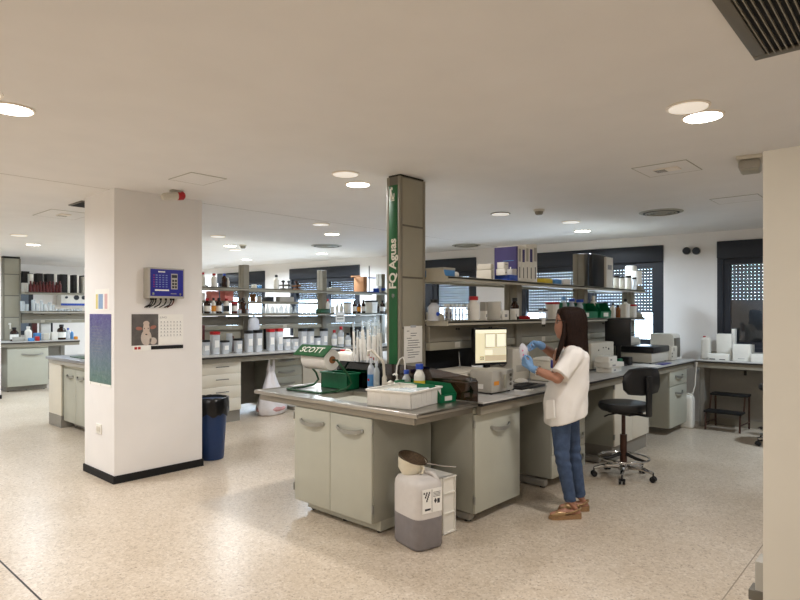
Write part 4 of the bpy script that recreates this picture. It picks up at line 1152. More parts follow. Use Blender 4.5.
# black things seen through the gap under the service panel
carton('black open case seen through the gap below the service panel', (-3.40, 4.36, ZT + .001), (.06, .88, .31), 'matteblack', 0, 'case', 'open_case', bev=.006)
carton('pale blue folded cloth lying in front of the black case behind the gap', (-3.33, 4.35, ZT + .001), (.09, .42, .07), mat('pale_blue_cloth', (186, 204, 232), .8), 0, 'cloth', 'folded_cloth', bev=.02)
p = Vector((-3.05, 4.18, ZT + .001))
o = thing('wire_stand', 'thin metal tripod stand under the service panel left of the lit monitor', 'stand', p)
m = MB()
for a in (.3, 2.4, 4.5): m.tube([(0, 0, .1), (.07 * math.cos(a), .07 * math.sin(a), .004)], .004, 6)
m.build('tripod_leg', M['chrome'], o); m = MB(); m.tube([(0, 0, .09), (-.01, -.02, .3)], .004, 6); m.build('rod', M['chrome'], o)

# ---------------------------------------------------------------- wall bench at the right, its goods, step stool
ZW = .90
o = thing('wall_bench', 'grey bench with pale worktop along the back wall at right', 'bench', (-2.395, 8.62, 0))
L = 3.6
def wyb(x): return wall_y(-2.395 + x) - 8.62 - .035
MB().prism([(0, 0), (L, 0), (L, wyb(L)), (0, wyb(0))], ZW - .012, ZW).build('surface', M['top'], o)
MB().prism([(0, 0.002), (L, 0.002), (L, wyb(L) - .01), (0, wyb(0) - .01)], ZW - .03, ZW - .012).build('dark_edge', M['edge'], o)
MB().box(0, L, .02, .05, ZW - .1, ZW - .03).build('front_rail', M['apron'], o)
MB().box(.08, L, .36, .38, 0.1, ZW - .1).build('back_panel', M['kick'], o)
MB().box(.08, L, .355, .385, .0, .1).build('plinth', M['apron'], o)
for x in (.05, 1.15, 2.4): MB().box(x - .03, x + .03, .1, .36, 0, ZW - .03).build('leg', M['kick'], o)
MB().box(.5, .53, .34, .36, ZW - .2, ZW - .14).build('socket', M['black'], o)
MB().prism([(0, wyb(0) - .02), (L, wyb(L) - .02), (L, wyb(L)), (0, wyb(0))], ZW, ZW + .1).build('upstand', M['greyc'], o)
def wbox(label, px0, px1, ytop, Y, d, mt='white', **k):
    a = on_y(px0, ytop, Y); b = on_y(px1, ytop, Y)
    return carton(label, ((a.x + b.x) / 2, Y + d / 2, ZW + .001), (b.x - a.x, d, (a.z + b.z) / 2 - ZW), mt, **k)
wbox('tall plain white box on the wall bench below the dark window', 716.5, 731.5, 334, 8.87, .12)
wbox('upright white lid leaning behind the tall white box', 731.5, 735, 329, 8.97, .1)
o = wbox('white carton with a small printed line in front of the dark window', 732.5, 750, 344.5, 8.74, .1)
m = MB(); m.box(-.04, .04, -.0515, -.05, .03, .036); m.build('printed_line', M['ink2'], o)
wbox('pale grey upright carton behind the white carton on the wall bench', 742, 753, 344.8, 8.90, .1, 'greyc')
o = wbox('flat white box with printed front on the wall bench, beside the corner', 707.5, 728, 354, 8.68, .1)
m = MB(); m.box(-.1, -.03, -.0515, -.05, .01, .022); m.box(.02, .09, -.0515, -.05, .01, .02); m.build('printed_line', M['ink'], o)
wbox('flat white box at the right, half hidden by the beige partition', 750.5, 765, 354.5, 8.70, .15)

o = thing('step_stool', 'brown steel two-step stool with black treads under the wall bench', 'step stool', (-2.25, 8.45, 0))
w = .44
MB().box(0, w, -.02, .2, .235, .262, .006).build('tread', M['matteblack'], o)
MB().box(.02, w + .02, .2, .42, .44, .467, .006).build('tread', M['matteblack'], o)
for x in (.02, w - .02):
    m = MB(); m.tube([(x, -.01, .012), (x, 0, .2), (x, .03, .235)], .012, 8); m.build('front_leg', M['brownpaint'], o)
    m = MB(); m.tube([(x + .02, .40, .012), (x + .02, .40, .44)], .012, 8); m.build('rear_leg', M['brownpaint'], o)
    m = MB(); m.tube([(x, .02, .10), (x + .02, .39, .10)], .009, 8); m.tube([(x, .2, .235), (x + .01, .22, .44)], .01, 8); m.build('side_bar', M['brownpaint'], o)
jerry('white plastic canister on the floor beside the step stool', (-2.47, 8.50, .001), .17, .15, .45, 0., cap='white')
m = MB(); m.tube([on_y(697, 362, 8.60), on_y(696, 370, 8.60), on_y(695, 385, 8.58), on_y(692, 396, 8.57), on_y(691, 406, 8.57)], .008, 8)
tag(m.build('power_cable', M['white']), 'white cable hanging down at the corner of the two benches', 'cable')
for k, px in enumerate((687, 696.5)):
    q = on_y(px, 251, wall_y(-2.6)); q.y = wall_y(q.x)
    o = thing('wall_valve', ('left' if k == 0 else 'right') + ' one of two round dark valves high on the back wall', 'valve', (q.x, q.y, q.z), WA, 'round valves on the back wall')
    MB().lathe([(.03, 0), (.03, .015), (.05, .02), (.05, .05), (.04, .06)], 18, T=TR(0, 0, 0, 0, PI / 2)).build('valve_cap', M['anth'], o)
    MB().lathe([(.056, 0), (.056, .008)], 18, T=TR(0, 0, 0, 0, PI / 2)).build('flange', M['greyc'], o)

# ---------------------------------------------------------------- waste canister, funnel, white crate on the floor
M['hdpe'] = mat('natural_hdpe', (214, 210, 206), .45, noise=.03, alpha=.93)
M['grime'] = mat('grey_waste_liquid', (128, 124, 126), .4, noise=.05)
JX, JY = -2.575, 3.045
jr = R(-14)
o = thing('waste_jerrycan', 'white jerrycan half full of grey liquid on the floor by the sink cabinet', 'canister', (JX, JY, .001), jr)
w, d, h = .30, .235, .47
Dg = Matrix.Diagonal((w / 2, d / 2, h, 1))
prof = [(.84, .0), (.95, .012), (1, .05), (1, .44), (1, .82), (.97, .89), (.86, .95), (.5, .985), (.2, .99)]
m = MB(); m.lathe(prof[3:], 48, sq=5, T=Dg); m.build('canister_body', M['hdpe'], o, sharp=60)
m = MB(); m.lathe(prof[:4], 48, sq=5, T=Dg); m.build('liquid_level', M['grime'], o, sharp=60)
m = MB(); m.lathe([(.04, .45), (.042, .465), (.042, .482), (.035, .487)], 20, cx=-.075, cy=-.035); m.build('neck', M['hdpe'], o)
m = MB(); m.tube([(.0, .02, h * .96), (.03, .04, h * 1.02), (.09, .06, h * 1.01), (.12, .07, h * .93)], .016, 10); m.build('grip', M['hdpe'], o)
m = MB(); m.box(w / 2 + .0005, w / 2 + .002, -.075, .085, .245, .40); lb = m.build('paper_label', M['whitep'], o)
m = MB()
lx = w / 2 + .002
m.box(lx, lx + .0008, .0, .003, .25, .395)
for r_ in range(6):
    for c_ in range(6 - r_):
        y0 = -.066 + c_ * .0105 + r_ * .0052; z0 = .382 - r_ * .0125
        if (r_ + c_) % 2 == 0: m.box(lx, lx + .0008, y0, y0 + .0105, z0 - .0125, z0)
m.box(lx, lx + .0008, -.055, -.01, .262, .275)
m.prism([(.03, .30), (.042, .318), (.03, .336), (.018, .318)], lx, lx + .0008, T=Matrix(((0, 0, 1, 0), (1, 0, 0, 0), (0, 1, 0, 0), (0, 0, 0, 1))))
for k in range(4): m.box(lx, lx + .0008, .012, .07, .372 - k * .009, .375 - k * .009)
m.box(lx, lx + .0008, .045, .065, .30, .33)
m.build('label_print', M['ink'], lb)
# funnel with a strainer lying on it
fl = Matrix.Rotation(jr, 3, 'Z') @ Vector((-.075, -.035, 0))
F0 = Vector((JX + fl.x, JY + fl.y, .462))
o = thing('funnel', 'cream plastic funnel standing in the neck of the white jerrycan', 'funnel', (F0.x, F0.y, .385), 0)
TAX = Vector((-sY, cY, 0))
tl = Matrix.Translation((0, 0, .05)) @ Matrix.Rotation(R(8), 4, Vector((cY, sY, 0))) @ Matrix.Rotation(R(14), 4, TAX) @ Matrix.Diagonal((1.25, 1.25, 1.05, 1))
MB().lathe([(.026, -.05), (.028, .0), (.04, .02), (.062, .05), (.072, .10), (.078, .128), (.082, .13), (.078, .122), (.06, .05), (.03, .01)], 28, T=tl).build('cup', M['offw'] if False else mat('cream_plastic', (226, 220, 200), .4), o)
MB().tube([(.076, 0, .115), (.09, 0, .11), (.088, 0, .07), (.07, 0, .06)], .006, 8, T=tl).build('handle', MATS['cream_plastic'], o)
o = thing('strainer', 'brown used wire strainer lying tilted on the cream funnel', 'strainer', (F0.x, F0.y, .385), 0)
tl2 = Matrix.Translation((0, 0, .05)) @ Matrix.Rotation(R(9), 4, Vector((cY, sY, 0))) @ Matrix.Rotation(R(17), 4, TAX) @ Matrix.Translation((-.002, 0, .136)) @ Matrix.Diagonal((1.27, 1.27, 1.0, 1))
MB().lathe([(0, -.06), (.035, -.055), (.06, -.035), (.074, 0.0), (.0735, .001), (.055, -.03), (.0, -.052)], 28, T=tl2).build('mesh_bowl', mat('rusty_mesh', (92, 74, 54), .6, .3, noise=.3, scale=90, bump=.6, bscale=200), o)
MB().tube([(.077 * math.cos(2 * PI * k / 28), .077 * math.sin(2 * PI * k / 28), .002) for k in range(28)], .005, 6, T=tl2, closed=True).build('rim', mat('brown_rim', (84, 70, 54), .4, .5), o)
MB().tube([(.07, .03, .003), (.13, .10, .012), (.17, .16, .02)], .005, 6, T=tl2).build('handle', M['chrome'], o)
# white crate on its side
o = thing('white_crate', 'white ribbed plastic crate standing on edge behind the jerrycan', 'crate', (-2.70, 3.32, .001), R(-4))
w, d, h = .34, .15, .40
m = MB(); m.box(-w / 2, w / 2, -d / 2, -d / 2 + .006, 0, h); m.box(-w / 2, w / 2, -d / 2, d / 2, 0, .006); m.box(-w / 2, w / 2, -d / 2, d / 2, h - .006, h); m.box(w / 2 - .006, w / 2, -d / 2, d / 2, 0, h); m.box(-w / 2, -w / 2 + .006, -d / 2, d / 2, 0, h)
m.build('shell', M['white'], o)
m = MB()
for z in (0.004, .14, .28, h - .012): m.box(w / 2, w / 2 + .012, -d / 2 + .02, d / 2, z, z + .008)
for y in (-d / 2 + .02, d / 2 - .008): m.box(w / 2, w / 2 + .012, y, y + .008, 0, h)
for z in (0.004, h - .012): m.box(-w / 2, w / 2 + .012, d / 2, d / 2 + .01, z, z + .008)
m.build('rib_lattice', M['white'], o)

# ---------------------------------------------------------------- swivel stools
def stool(label, loc, rz):
    o = thing('swivel_stool', label, 'stool', loc, rz)
    # local: sits facing -x, backrest at +x
    b = MB()
    b.lathe([(0, .07), (.05, .07), (.055, .1), (.03, .13), (.028, .14)], 18)
    hub = b.build('base_hub', M['chrome'], o)
    for k in range(5):
        a = 2 * PI * k / 5 + .35
        c, s_ = math.cos(a), math.sin(a)
        m = MB(); m.tube([(.03 * c, .03 * s_, .10), (.16 * c, .16 * s_, .105), (.27 * c, .27 * s_, .08)], [.024, .02, .015], 8); lg = m.build('base_leg', M['chrome'], o)
        m = MB(); 
        for q in (-.017, .017): m.lathe([(.0, -.011), (.022, -.011), (.027, -.006), (.027, .006), (.022, .011), (0, .011)], 16, T=Matrix.Translation((.27 * c - q * s_, .27 * s_ + q * c, .0275)) @ Matrix.Rotation(a, 4, 'Z') @ Matrix.Rotation(PI / 2, 4, 'X'))
        m.cyl(.27 * c, .27 * s_, .03, .085, .007, 8); m.build('caster', M['black'], lg)
    m = MB(); m.cyl(0, 0, .13, .40, .032, 18); m.build('column_sleeve', M['brownpaint'], o)
    m = MB(); m.cyl(0, 0, .40, .60, .018, 14); m.build('gas_column', M['brownpaint'], o)
    m = MB(); n = 36; m.tube([(.225 * math.cos(2 * PI * k / n), .225 * math.sin(2 * PI * k / n), .185) for k in range(n)], .010, 8, closed=True); fr = m.build('foot_ring', M['chrome'], o)
    for k in range(3):
        a = 2 * PI * k / 3 + .2; m = MB(); m.tube([(.03 * math.cos(a), .03 * math.sin(a), .22), (.12 * math.cos(a), .12 * math.sin(a), .195), (.222 * math.cos(a), .222 * math.sin(a), .185)], [.018, .016, .01], 8); m.build('ring_spoke', M['black'], fr)
    m = MB(); m.box(-.11, .15, -.09, .09, .595, .625, .01); m.box(-.05, .03, .05, .15, .57, .60, .01); m.build('tilt_plate', M['black'], o)
    m = MB(); m.tube([(0, -.08, .605), (0, -.2, .60), (-.01, -.24, .585)], .008, 8); m.build('lever', M['black'], o)
    m = MB(); m.lathe([(.12, .625), (.2, .63), (.218, .65), (.222, .675), (.212, .70), (.16, .71), (0, .707)], 32, T=Matrix.Diagonal((1.0, 1.05, 1, 1))); m.build('seat_cushion', mat('black_vinyl', (20, 20, 22), .38, noise=.1, bump=.1, bscale=120), o)
    m = MB(); m.tube([(.13, 0, .67), (.24, 0, .675), (.275, 0, .72), (.27, 0, .95)], .0, 8)
    m = MB(); m.box(.12, .29, -.03, .03, .604, .62, .004); m.box(.272, .292, -.035, .035, .61, .97, .006); m.build('back_post', M['black'], o)
    m = MB(); n = 24
    pr_ = [(-.23, .0), (-.215, .06), (-.165, .108), (-.05, .122), (.05, .122), (.165, .108), (.215, .06), (.23, 0), (.22, -.075), (.175, -.118), (.05, -.13), (-.05, -.13), (-.175, -.118), (-.22, -.075)]
    vs = []; fs = []; N = len(pr_)
    layers = [(.93, -.035), (1., -.022), (1., .012), (.93, .026)]
    for sc, dx in layers:
        for (y, z) in pr_: vs.append((.245 + dx + 1.0 * (-(abs(y) / .2) ** 2 * .03), y * sc, .925 + z * sc))
    for i in range(3):
        for k in range(N): fs.append((i * N + k, i * N + (k + 1) % N, (i + 1) * N + (k + 1) % N, (i + 1) * N + k))
    fs.append(tuple(range(N))); fs.append(tuple(range(3 * N, 4 * N)))
    m.add(vs, fs); m.build('backrest', MATS['black_vinyl'], o, sharp=50)
    return o
q = on_z(623.5, 477, .0)
st = stool('black vinyl swivel stool with chrome foot ring beside the bench', (q.x, q.y, 0), R(-19.4))
copy_thing(st, (-1.316, 8.037, 0), R(58), 'second black swivel stool, only a caster showing beside the beige partition')
# ---------------------------------------------------------------- second bench, behind the pillar
BX = -7.27                       # front edge of its worktop
B2T = .94
o = thing('worktop', 'pale worktop of the second bench carrying the row of plastic tubs', 'worktop', (-8.95, 3.45, B2T))
L2 = 8.45 - 3.45
MB().box(0, 8.95 + BX, 0, L2, -.012, 0).build('surface', M['top'], o)
MB().box(.002, 8.95 + BX - .004, .002, L2 - .002, -.036, -.012).build('dark_edge', M['edge'], o)
MB().box(8.95 + BX - .07, 8.95 + BX - .03, 0, L2, -.10, -.036).build('front_rail', M['apron'], o)
MB().box(.86, .88, .1, L2, -B2T + .1, -.04).build('modesty_panel', M['kick'], o)
for y in (.05, 2.4, L2 - .05):
    m = MB(); m.box(.84, .9, y - .03, y + .03, -B2T + .05, -.04); m.box(.3, 8.95 + BX - .2, y - .03, y + .03, -B2T, -B2T + .05); m.build('leg_frame', M['kick'], o)
def dz(px, py): return on_x(px, py, BX - .06).z
ya, yb = on_x(190, 370, BX - .06).y, on_x(241, 370, BX - .06).y
zs = [.085] + [.13 + .185 * k for k in range(5)]
cabinet('cream four-drawer cabinet on the second bench, right of the blue bin', (BX - .06, ya, 0), Q, yb - ya, .56, .16, .86,
        [('drawer', 0, yb - ya, .16 + k * .175, .16 + (k + 1) * .175, ('bar', (yb - ya) * .6, .16 + k * .175 + .1, .2)) for k in range(4)], plinth=(0, yb - ya, .03, 0, 'kick'), front='cream')
XG = BX - .38
ya, yb = on_x(270, 370, XG).y, on_x(302, 370, XG).y
cabinet('grey drawer cabinet of the second bench, behind the white bag', (XG, ya, 0), Q, yb - ya, .56, .09, .86,
        [('drawer', 0, yb - ya, .69, .86, ('bow', (yb - ya) * .5, .78, .3)), ('drawer', 0, yb - ya, .52, .688, ('bow', (yb - ya) * .5, .6, .3)), ('drawer', 0, yb - ya, .30, .518, ('bow', (yb - ya) * .5, .42, .3)), ('drawer', 0, yb - ya, .09, .298, ('bow', (yb - ya) * .5, .2, .3))])
cabinet('white door cabinet of the second bench, behind the paper towel stand', (XG, yb + .02, 0), Q, .62, .56, .09, .86, [('door', 0, .62, .09, .86, ('bow', .31, .72, .24))], front='cream')
# plastic carrier bag standing on the floor in the knee space
p = on_x(272, 400, -7.44)
bag = MB(); prof = [(.20, .002), (.235, .03), (.24, .12), (.21, .24), (.165, .36), (.12, .46), (.085, .56), (.06, .66), (.03, .72)]
n = 28; vs = []; fs = []; rnd = random.Random(11)
ph = [rnd.uniform(0, 6.28) for _ in range(6)]
for i, (r_, z) in enumerate(prof):
    for k in range(n):
        a = 2 * PI * k / n
        q = 1 + .10 * math.sin(3 * a + ph[0] + i * .5) + .07 * math.sin(7 * a + ph[1] + i * .7) + .03 * rnd.random()
        vs.append((r_ * .62 * q * math.cos(a), r_ * 1.0 * q * math.sin(a) , z * (1 + (.04 * math.sin(5 * a) if i > 2 else 0))))
for i in range(len(prof) - 1):
    for k in range(n): fs.append((i * n + k, i * n + (k + 1) % n, (i + 1) * n + (k + 1) % n, (i + 1) * n + k))
fs += [tuple(range(n)), tuple(range((len(prof) - 1) * n, len(prof) * n))]
o = thing('carrier_bag', 'white plastic carrier bag standing on the floor under the second bench', 'bag', (p.x + .0, p.y - .02, .001))
bag.add(vs, fs).build('bag_body', mat('bag_film', (226, 224, 228), .35, noise=.04, bump=.4, bscale=14), o, sharp=80)
m = MB(); m.tube([(0, -.05, .66), (.0, -.03, .84), (0, .02, .86), (0, .05, .84), (0, .04, .66)], [.03, .012, .01, .012, .03], 8); m.build('bag_handle', MATS['bag_film'], o)
m = MB(); m.ell((.0, 0, .09), .158, .245, .07, 24, 10); m.build('pink_contents', mat('pink_showing', (206, 158, 158), .6, noise=.2, scale=8), o)
m = MB()
for k in range(5): m.ell((.135, -.05 + k * .025, .24 + .006 * (k % 2)), .012, .012, .022, 10, 6)
m.build('bag_print', M['sgreen'], o)

# racks of the second bench
U2, L2z = 1.91, 1.52
rack('grey two-shelf reagent rack along the second bench, right of the white pillar', -8.0, L2z, U2, 3.6, 8.42, [(5.36, 2.28), (6.96, 2.28), (8.46, 2.28)], B2T, None, None, back_panels=((3.7, 5.25), (5.37, 5.9), (6.3, 6.85), (6.97, 8.35)))
XU2, XL2 = -7.93, -7.93
F2 = dict(n=14)
for a, b, yt, bd, cp, lb, sh, lab in (
    (200.5, 205.5, 272.5, 'white', 'red', None, 'bottle', 'white bottle with red cap at the pillar edge of the upper second shelf'),
    (211, 217, 273.5, 'white', 'red', None, 'bottle', 'second white bottle with red cap along the upper second shelf'),
    (221.5, 227, 273.5, 'brown', 'blue', None, 'bottle', 'dark amber bottle with blue cap on the upper second shelf'),
    (226.5, 229.5, 278, 'white', 'white', None, 'bottle', 'small white bottle just right of the blue-capped amber bottle'),
    (273.5, 279, 275, 'white', 'black', None, 'bottle', 'white bottle with black cap standing alone on the upper second shelf')):
    sbottle(lab, a, b, yt, XU2, U2, body=bd, cap=cp, lab=lb, shape=sh, **F2)
sbottle('small black round lid lying between the red-capped white bottles', 205.5, 208, 285, XU2, U2, body='black', cap=None, shape='jar', cat='lid', name='lid')
sbox('crumpled white papers lying right of the first short post', 251, 257, 284.5, XU2, U2, d=.12, mt='whitep', name='papers', cat='paper', bev=.01)
sbox('small blue and white packet right of the crumpled papers', 257, 262, 285.5, XU2, U2, d=.1, mt='lblue', name='packet', cat='packet', bev=.01)
for k, (a, b) in enumerate(((280.5, 286), (286.3, 291.5), (294, 299))):
    Y0 = on_x((a + b) / 2, 285, XU2).y
    o = thing('lab_clamp', ('dark metal stand clamp right of the lone black-capped bottle', 'second dark stand clamp, middle of three', 'brownish stand clamp, farthest right of three')[k], 'clamp', (XU2, Y0, U2 + .001), 0, 'stand clamps')
    m = MB(); m.box(-.03, .03, -.05, .05, 0, .02, .004); m.tube([(0, -.09, .06), (0, .09, .075)], .012, 8); m.build('clamp_body', M['alumdark'] if k < 2 else M['card'], o)
    m = MB(); m.tube([(0, 0, .02), (0, 0, .13)], .014, 8); m.ell((0, 0, .13), .03, .035, .02, 12, 6); m.build('clamp_screw', M['black'] if k < 2 else M['brownpaint'], o)
sbox('flat grey papers lying right of the second short post', 325.5, 341, 288, XU2, U2, d=.16, mt='greyc', name='papers', cat='paper', bev=.006)
o = sbox('brown cardboard box with open flaps on the upper second shelf', 354, 367, 277, XU2 + .02, U2, d=.26, mt='card')
m = MB(); hh = on_x(369, 277, XU2 + .02).z - U2
m.box(-.132, -.128, -.12, .12, hh - .01, hh + .03); m.box(-.13, .13, -.13, -.126, hh - .004, hh + .02); m.build('flap', M['card'], o)
Y0 = on_x(368.5, 285, XU2 + .04).y
o = thing('retort_stand', 'dark blue retort stand with thin rod right of the cardboard box', 'stand', (XU2 + .03, Y0 + .12, U2 + .001))
MB().box(-.06, .08, -.12, .1, 0, .014, .004).build('base_plate', M['blue'], o)
MB().cyl(0, -.09, .014, on_x(368.5, 266, XU2).z - U2, .009, 10).build('rod', M['anth'], o)
m = MB(); m.tube([(0, -.12, .27), (0, .08, .275)], .009, 8); m.build('cross_bar', M['blue'], o)
o = sbox('white and blue printed pack next to the retort stand', 373.5, 381.5, 286, XU2 + .02, U2, d=.12, mt='white', name='pack', cat='pack')
m = MB(); m.box(.06, .062, -.18, -.02, .01, .08); m.box(.06, .062, .04, .16, .04, .09); m.build('blue_print', M['blue'], o)
# intermediate small shelf with pink boxes / trays
ZM = on_x(260, 301.5, XL2).z
Ya, Yb = on_x(201, 300, -8.02).y, on_x(317, 300, -8.02).y
o = thing('inner_shelf', 'narrow inner glass shelf between the two shelves of the second rack', 'shelf', (-8.02, Ya, ZM))
MB().box(-.16, .04, 0, Yb - Ya, -.012, 0).build('shelf_board', M['alumlight'], o)
MB().box(.03, .042, 0, Yb - Ya, -.035, .004).build('shelf_edge', M['alum'], o)
for a, b, lab in ((206, 219, 'pink file carton on the inner shelf, left one'), (220, 233.5, 'pink file carton on the inner shelf, right one')):
    o = sbox(lab, a, b, 291.3, -8.0, ZM, d=.14, mt='pink', name='file_carton', cat='carton')
m = sbox('white plastic tray under glassware goods at the left of the inner shelf', 201.5, 205, 293, -8.0, ZM, d=.1, mt='white', name='tray', cat='tray')
for a, b, yt, mt, lab in ((250, 256, 294, 'card', 'small brown carton on the inner shelf'), (256.5, 262, 296.5, 'white', 'small white roll on the inner shelf beside the brown carton'), (262.5, 274, 297, 'black', 'black flat instrument on the inner shelf'), (275.5, 294, 297, 'greyc', 'pale grey flat tray on the inner shelf')):
    sbox(lab, a, b, yt, -8.0, ZM, d=.12, mt=mt, name='carton' if mt in ('card', 'white') else 'tray', cat='carton' if mt in ('card', 'white') else 'tray', bev=.008)
# lower shelf
for a, b, yt, bd, cp, lb, sh, lab in (
    (200.8, 203.4, 303, 'brown', 'black', None, 'bottle', 'brown bottle half hidden by the pillar on the lower second shelf'),
    (203.8, 210.6, 298.3, 'brown', 'red', 'whitep', 'bottle', 'brown bottle with red cap and white label nearest the pillar'),
    (211.3, 215.8, 298, 'white', 'black', 'orange', 'bottle', 'white bottle with black cap and orange label on the lower second shelf'),
    (216, 222, 298, 'brown', 'black', 'whitep', 'bottle', 'brown bottle with black cap, left of the red-capped white bottle'),
    (223.3, 229.8, 298.5, 'white', 'red', 'black', 'bottle', 'white bottle with red cap and dark band on the lower second shelf'),
    (231.5, 237.5, 302, 'dred', 'red', 'whitep', 'jar', 'squat dark red jar before the first post'),
    (240, 246, 298, 'brown', 'black', None, 'bottle', 'black reagent bottle in front of the first short post')):
    sbottle(lab, a, b, yt, XL2, L2z, body=bd, cap=cp, lab=lb, shape=sh, **F2)
for a, b, lab in ((237.5, 241.5, 'low white jar between the dark red jar and the black bottle'), (246.3, 249, 'low jar with red lid right of the black reagent bottle'), (249.2, 252, 'second low jar with red lid right of the black reagent bottle')):
    sbottle(lab, a, b, 309, XL2, L2z, body='clear' , cap='red', shape='jar', name='jar', cat='jar', **F2)
x = 252.8; k = 0; rnd = random.Random(9)
while x < 314:
    w_ = rnd.uniform(3.4, 4.8)
    sbottle('clear lab glass vessel in the long row on the lower second shelf', x, x + w_, rnd.uniform(304, 306.5), XL2 - .05 * (k % 2), L2z, body='glass', cap=None if k % 3 else 'clear', shape='flask' if k % 2 else 'bottle', cat='glassware', name='glass_vessel', group='glass vessels on the lower second shelf', n=14)
    x += w_ + .5; k += 1
sbox('flat green plastic tray on the lower second shelf by the post', 315.5, 330, 309, XL2 + .06, L2z, d=.14, mt='sgreen', name='tray', cat='tray')
for a, b, yt, bd, cp, lb, sh, lab in (
    (325.8, 329.8, 299, 'white', 'red', 'whitep', 'bottle', 'white bottle with red neck behind the green tray'),
    (330.5, 334.5, 306, 'white', 'white', None, 'jar', 'low white jar right of the green tray'),
    (335.5, 339, 303, 'white', 'greyc', None, 'bottle', 'white bottle with grey cap above the white notice, left one'),
    (339.5, 343.4, 303, 'white', 'black', None, 'bottle', 'white bottle with dark cap above the white notice, right one'),
    (344, 351, 302, 'white', 'black', 'whitep', 'tub', 'square white jar with dark lid left of the brown bottles'),
    (352.3, 356.5, 300, 'brown', 'black', 'whitep', 'bottle', 'brown bottle with white label, first of three right of the square jar'),
    (357, 361, 301, 'brown', 'black', 'orange', 'bottle', 'brown bottle with orange label, middle of three'),
    (361.4, 365.4, 300, 'brown', 'black', 'whitep', 'bottle', 'brown bottle with white label, last of three before the big white jar'),
    (366, 376.5, 300.5, 'white', 'black', 'whitep', 'tub', 'big square white jar with black lid on the lower second shelf'),
    (377, 379.3, 304, 'brown', 'black', None, 'bottle', 'thin brown bottle right of the big square white jar'),
    (379.8, 385, 300.5, 'brown', 'black', 'whitep', 'bottle', 'brown bottle with white label next to the green sign column')):
    sbottle(lab, a, b, yt, XL2, L2z, body=bd, cap=cp, lab=lb, shape=sh, **F2)
# notice hanging from the lower shelf
a = on_x(335.5, 322, -7.83); b = on_x(344.5, 313.5, -7.83)
o = thing('shelf_notice', 'white notice with two printed lines hanging from the lower second shelf', 'notice', (-7.828, a.y, a.z))
MB().box(0, .003, 0, b.y - a.y, 0, b.z - a.z + .03).build('sheet', M['whitep'], o)
m = MB()
for z0 in (.3, .62):
    for k in range(6): m.box(.003, .004, (b.y - a.y) * (.15 + k * .12), (b.y - a.y) * (.24 + k * .12), (b.z - a.z) * z0, (b.z - a.z) * (z0 + .12))
m.build('printed_lines', M['ink'], o)
# hanging wash-bag
a = on_x(248, 332, -7.9); b = on_x(259, 319, -7.9)
o = thing('plastic_bag', 'clear white plastic bag hanging below the lower second shelf', 'bag', (-7.9, (a.y + b.y) / 2, a.z - .02))
m = MB(); m.lathe([(.03, 0), (.95, .02), (1, .3), (.9, .75), (.4, .95), (.1, 1.0)], 20, T=Matrix.Diagonal((.06, (b.y - a.y) / 2, L2z - .035 - a.z + .02, 1))); m.build('bag_body', mat('thin_film', (222, 226, 234), .3, alpha=.8), o)

# plastic tubs with lids in a row on the worktop
XW2 = -7.62
def tub(a, b, yt, cap, lab, bd='clear', X=XW2, sh='tub', **k):
    o = sbottle(lab, a, b, yt, X, B2T, body=bd, cap=cap, shape=sh, cat='tub', name='plastic_tub', lab='whitep', liq=(.5, 'whitep') if sh == 'tub' else None, n=20, **k)
    return o
for a, b, yt, cp, lab in (
    (201.5, 209, 340, 'black', 'low clear tub with black lid nearest the pillar on the second worktop'),
    (211, 219, 331.5, 'red', 'tall clear tub with red lid, leftmost of the red-lidded tubs'),
    (221, 228.5, 340.5, 'black', 'low clear tub with black lid right of the leftmost red-lidded tub'),
    (234, 241.5, 338.5, 'black', 'low clear tub with black lid above the cream drawers at their right'),
    (245, 252.3, 330.5, 'black', 'tall clear tub with black lid, left of a pair under the hanging bag'),
    (254, 261.5, 330, 'black', 'tall clear tub with black lid, right of a pair under the hanging bag'),
    (267, 274, 329, 'red', 'tall clear tub with red lid, left of a pair above the white bag'),
    (275.3, 282.3, 328.5, 'red', 'tall clear tub with red lid, right of a pair above the white bag'),
    (282.7, 289.8, 337, 'black', 'low clear tub with black lid, left of a pair above the grey drawers'),
    (290.8, 297.8, 337, 'black', 'low clear tub with black lid, right of a pair above the grey drawers'),
    (299, 306, 328.5, 'black', 'tall clear tub with black lid, left of a pair above the paper roll'),
    (306.8, 313.3, 328.5, 'black', 'tall clear tub with black lid, right of a pair above the paper roll'),
    (313.8, 320, 336, 'black', 'low clear tub with black lid above the paper towel hood'),
    (320.5, 327, 328.5, 'black', 'tall clear tub with black lid, last of the row before the bottles')):
    tub(a, b, yt, cp, lab)
for a, b, yt, bd, cp, lab in ((331.5, 337.3, 330, 'clear', 'red', 'clear bottle with red cap behind the white notice'), (338, 344, 326.5, 'clear', 'red', 'taller clear bottle with red cap right of the first one'), (345, 351, 333, 'clear', 'black', 'clear bottle with dark cap right of the two red-capped ones')):
    sbottle(lab, a, b, yt, XW2, B2T, body=bd, cap=cp, lab='whitep', liq=(.5, 'whitep'))
sbottle('round glass jar standing behind the low black-lidded tubs', 226, 232.5, 333.5, -7.85, B2T, body='glass', cap='clear', shape='jar', cat='jar', name='jar', n=14)
# dark and pale goods at the back of the second worktop
for a, b, yt, X, mt, lab in ((201.5, 205, 325, -7.95, 'dred', 'dark red pack at the back of the second worktop by the pillar'), (206.5, 212, 333, -8.05, 'white', 'white label box at the back of the second worktop'), (229, 234, 336, -7.95, 'dred', 'dark red pack behind the tubs on the second worktop'), (239, 245, 334, -8.05, 'offw', 'beige pack with red tip behind the tubs'), (262, 267, 329, -8.0, 'matteblack', 'black upright case between the two pairs of tall tubs'), (350, 366, 327, -7.9, 'matteblack', 'black upright case behind the pipettes on the second worktop')):
    sbox(lab, a, b, yt, X, B2T, d=.1, mt=mt, name='pack', cat='pack', bev=.006)

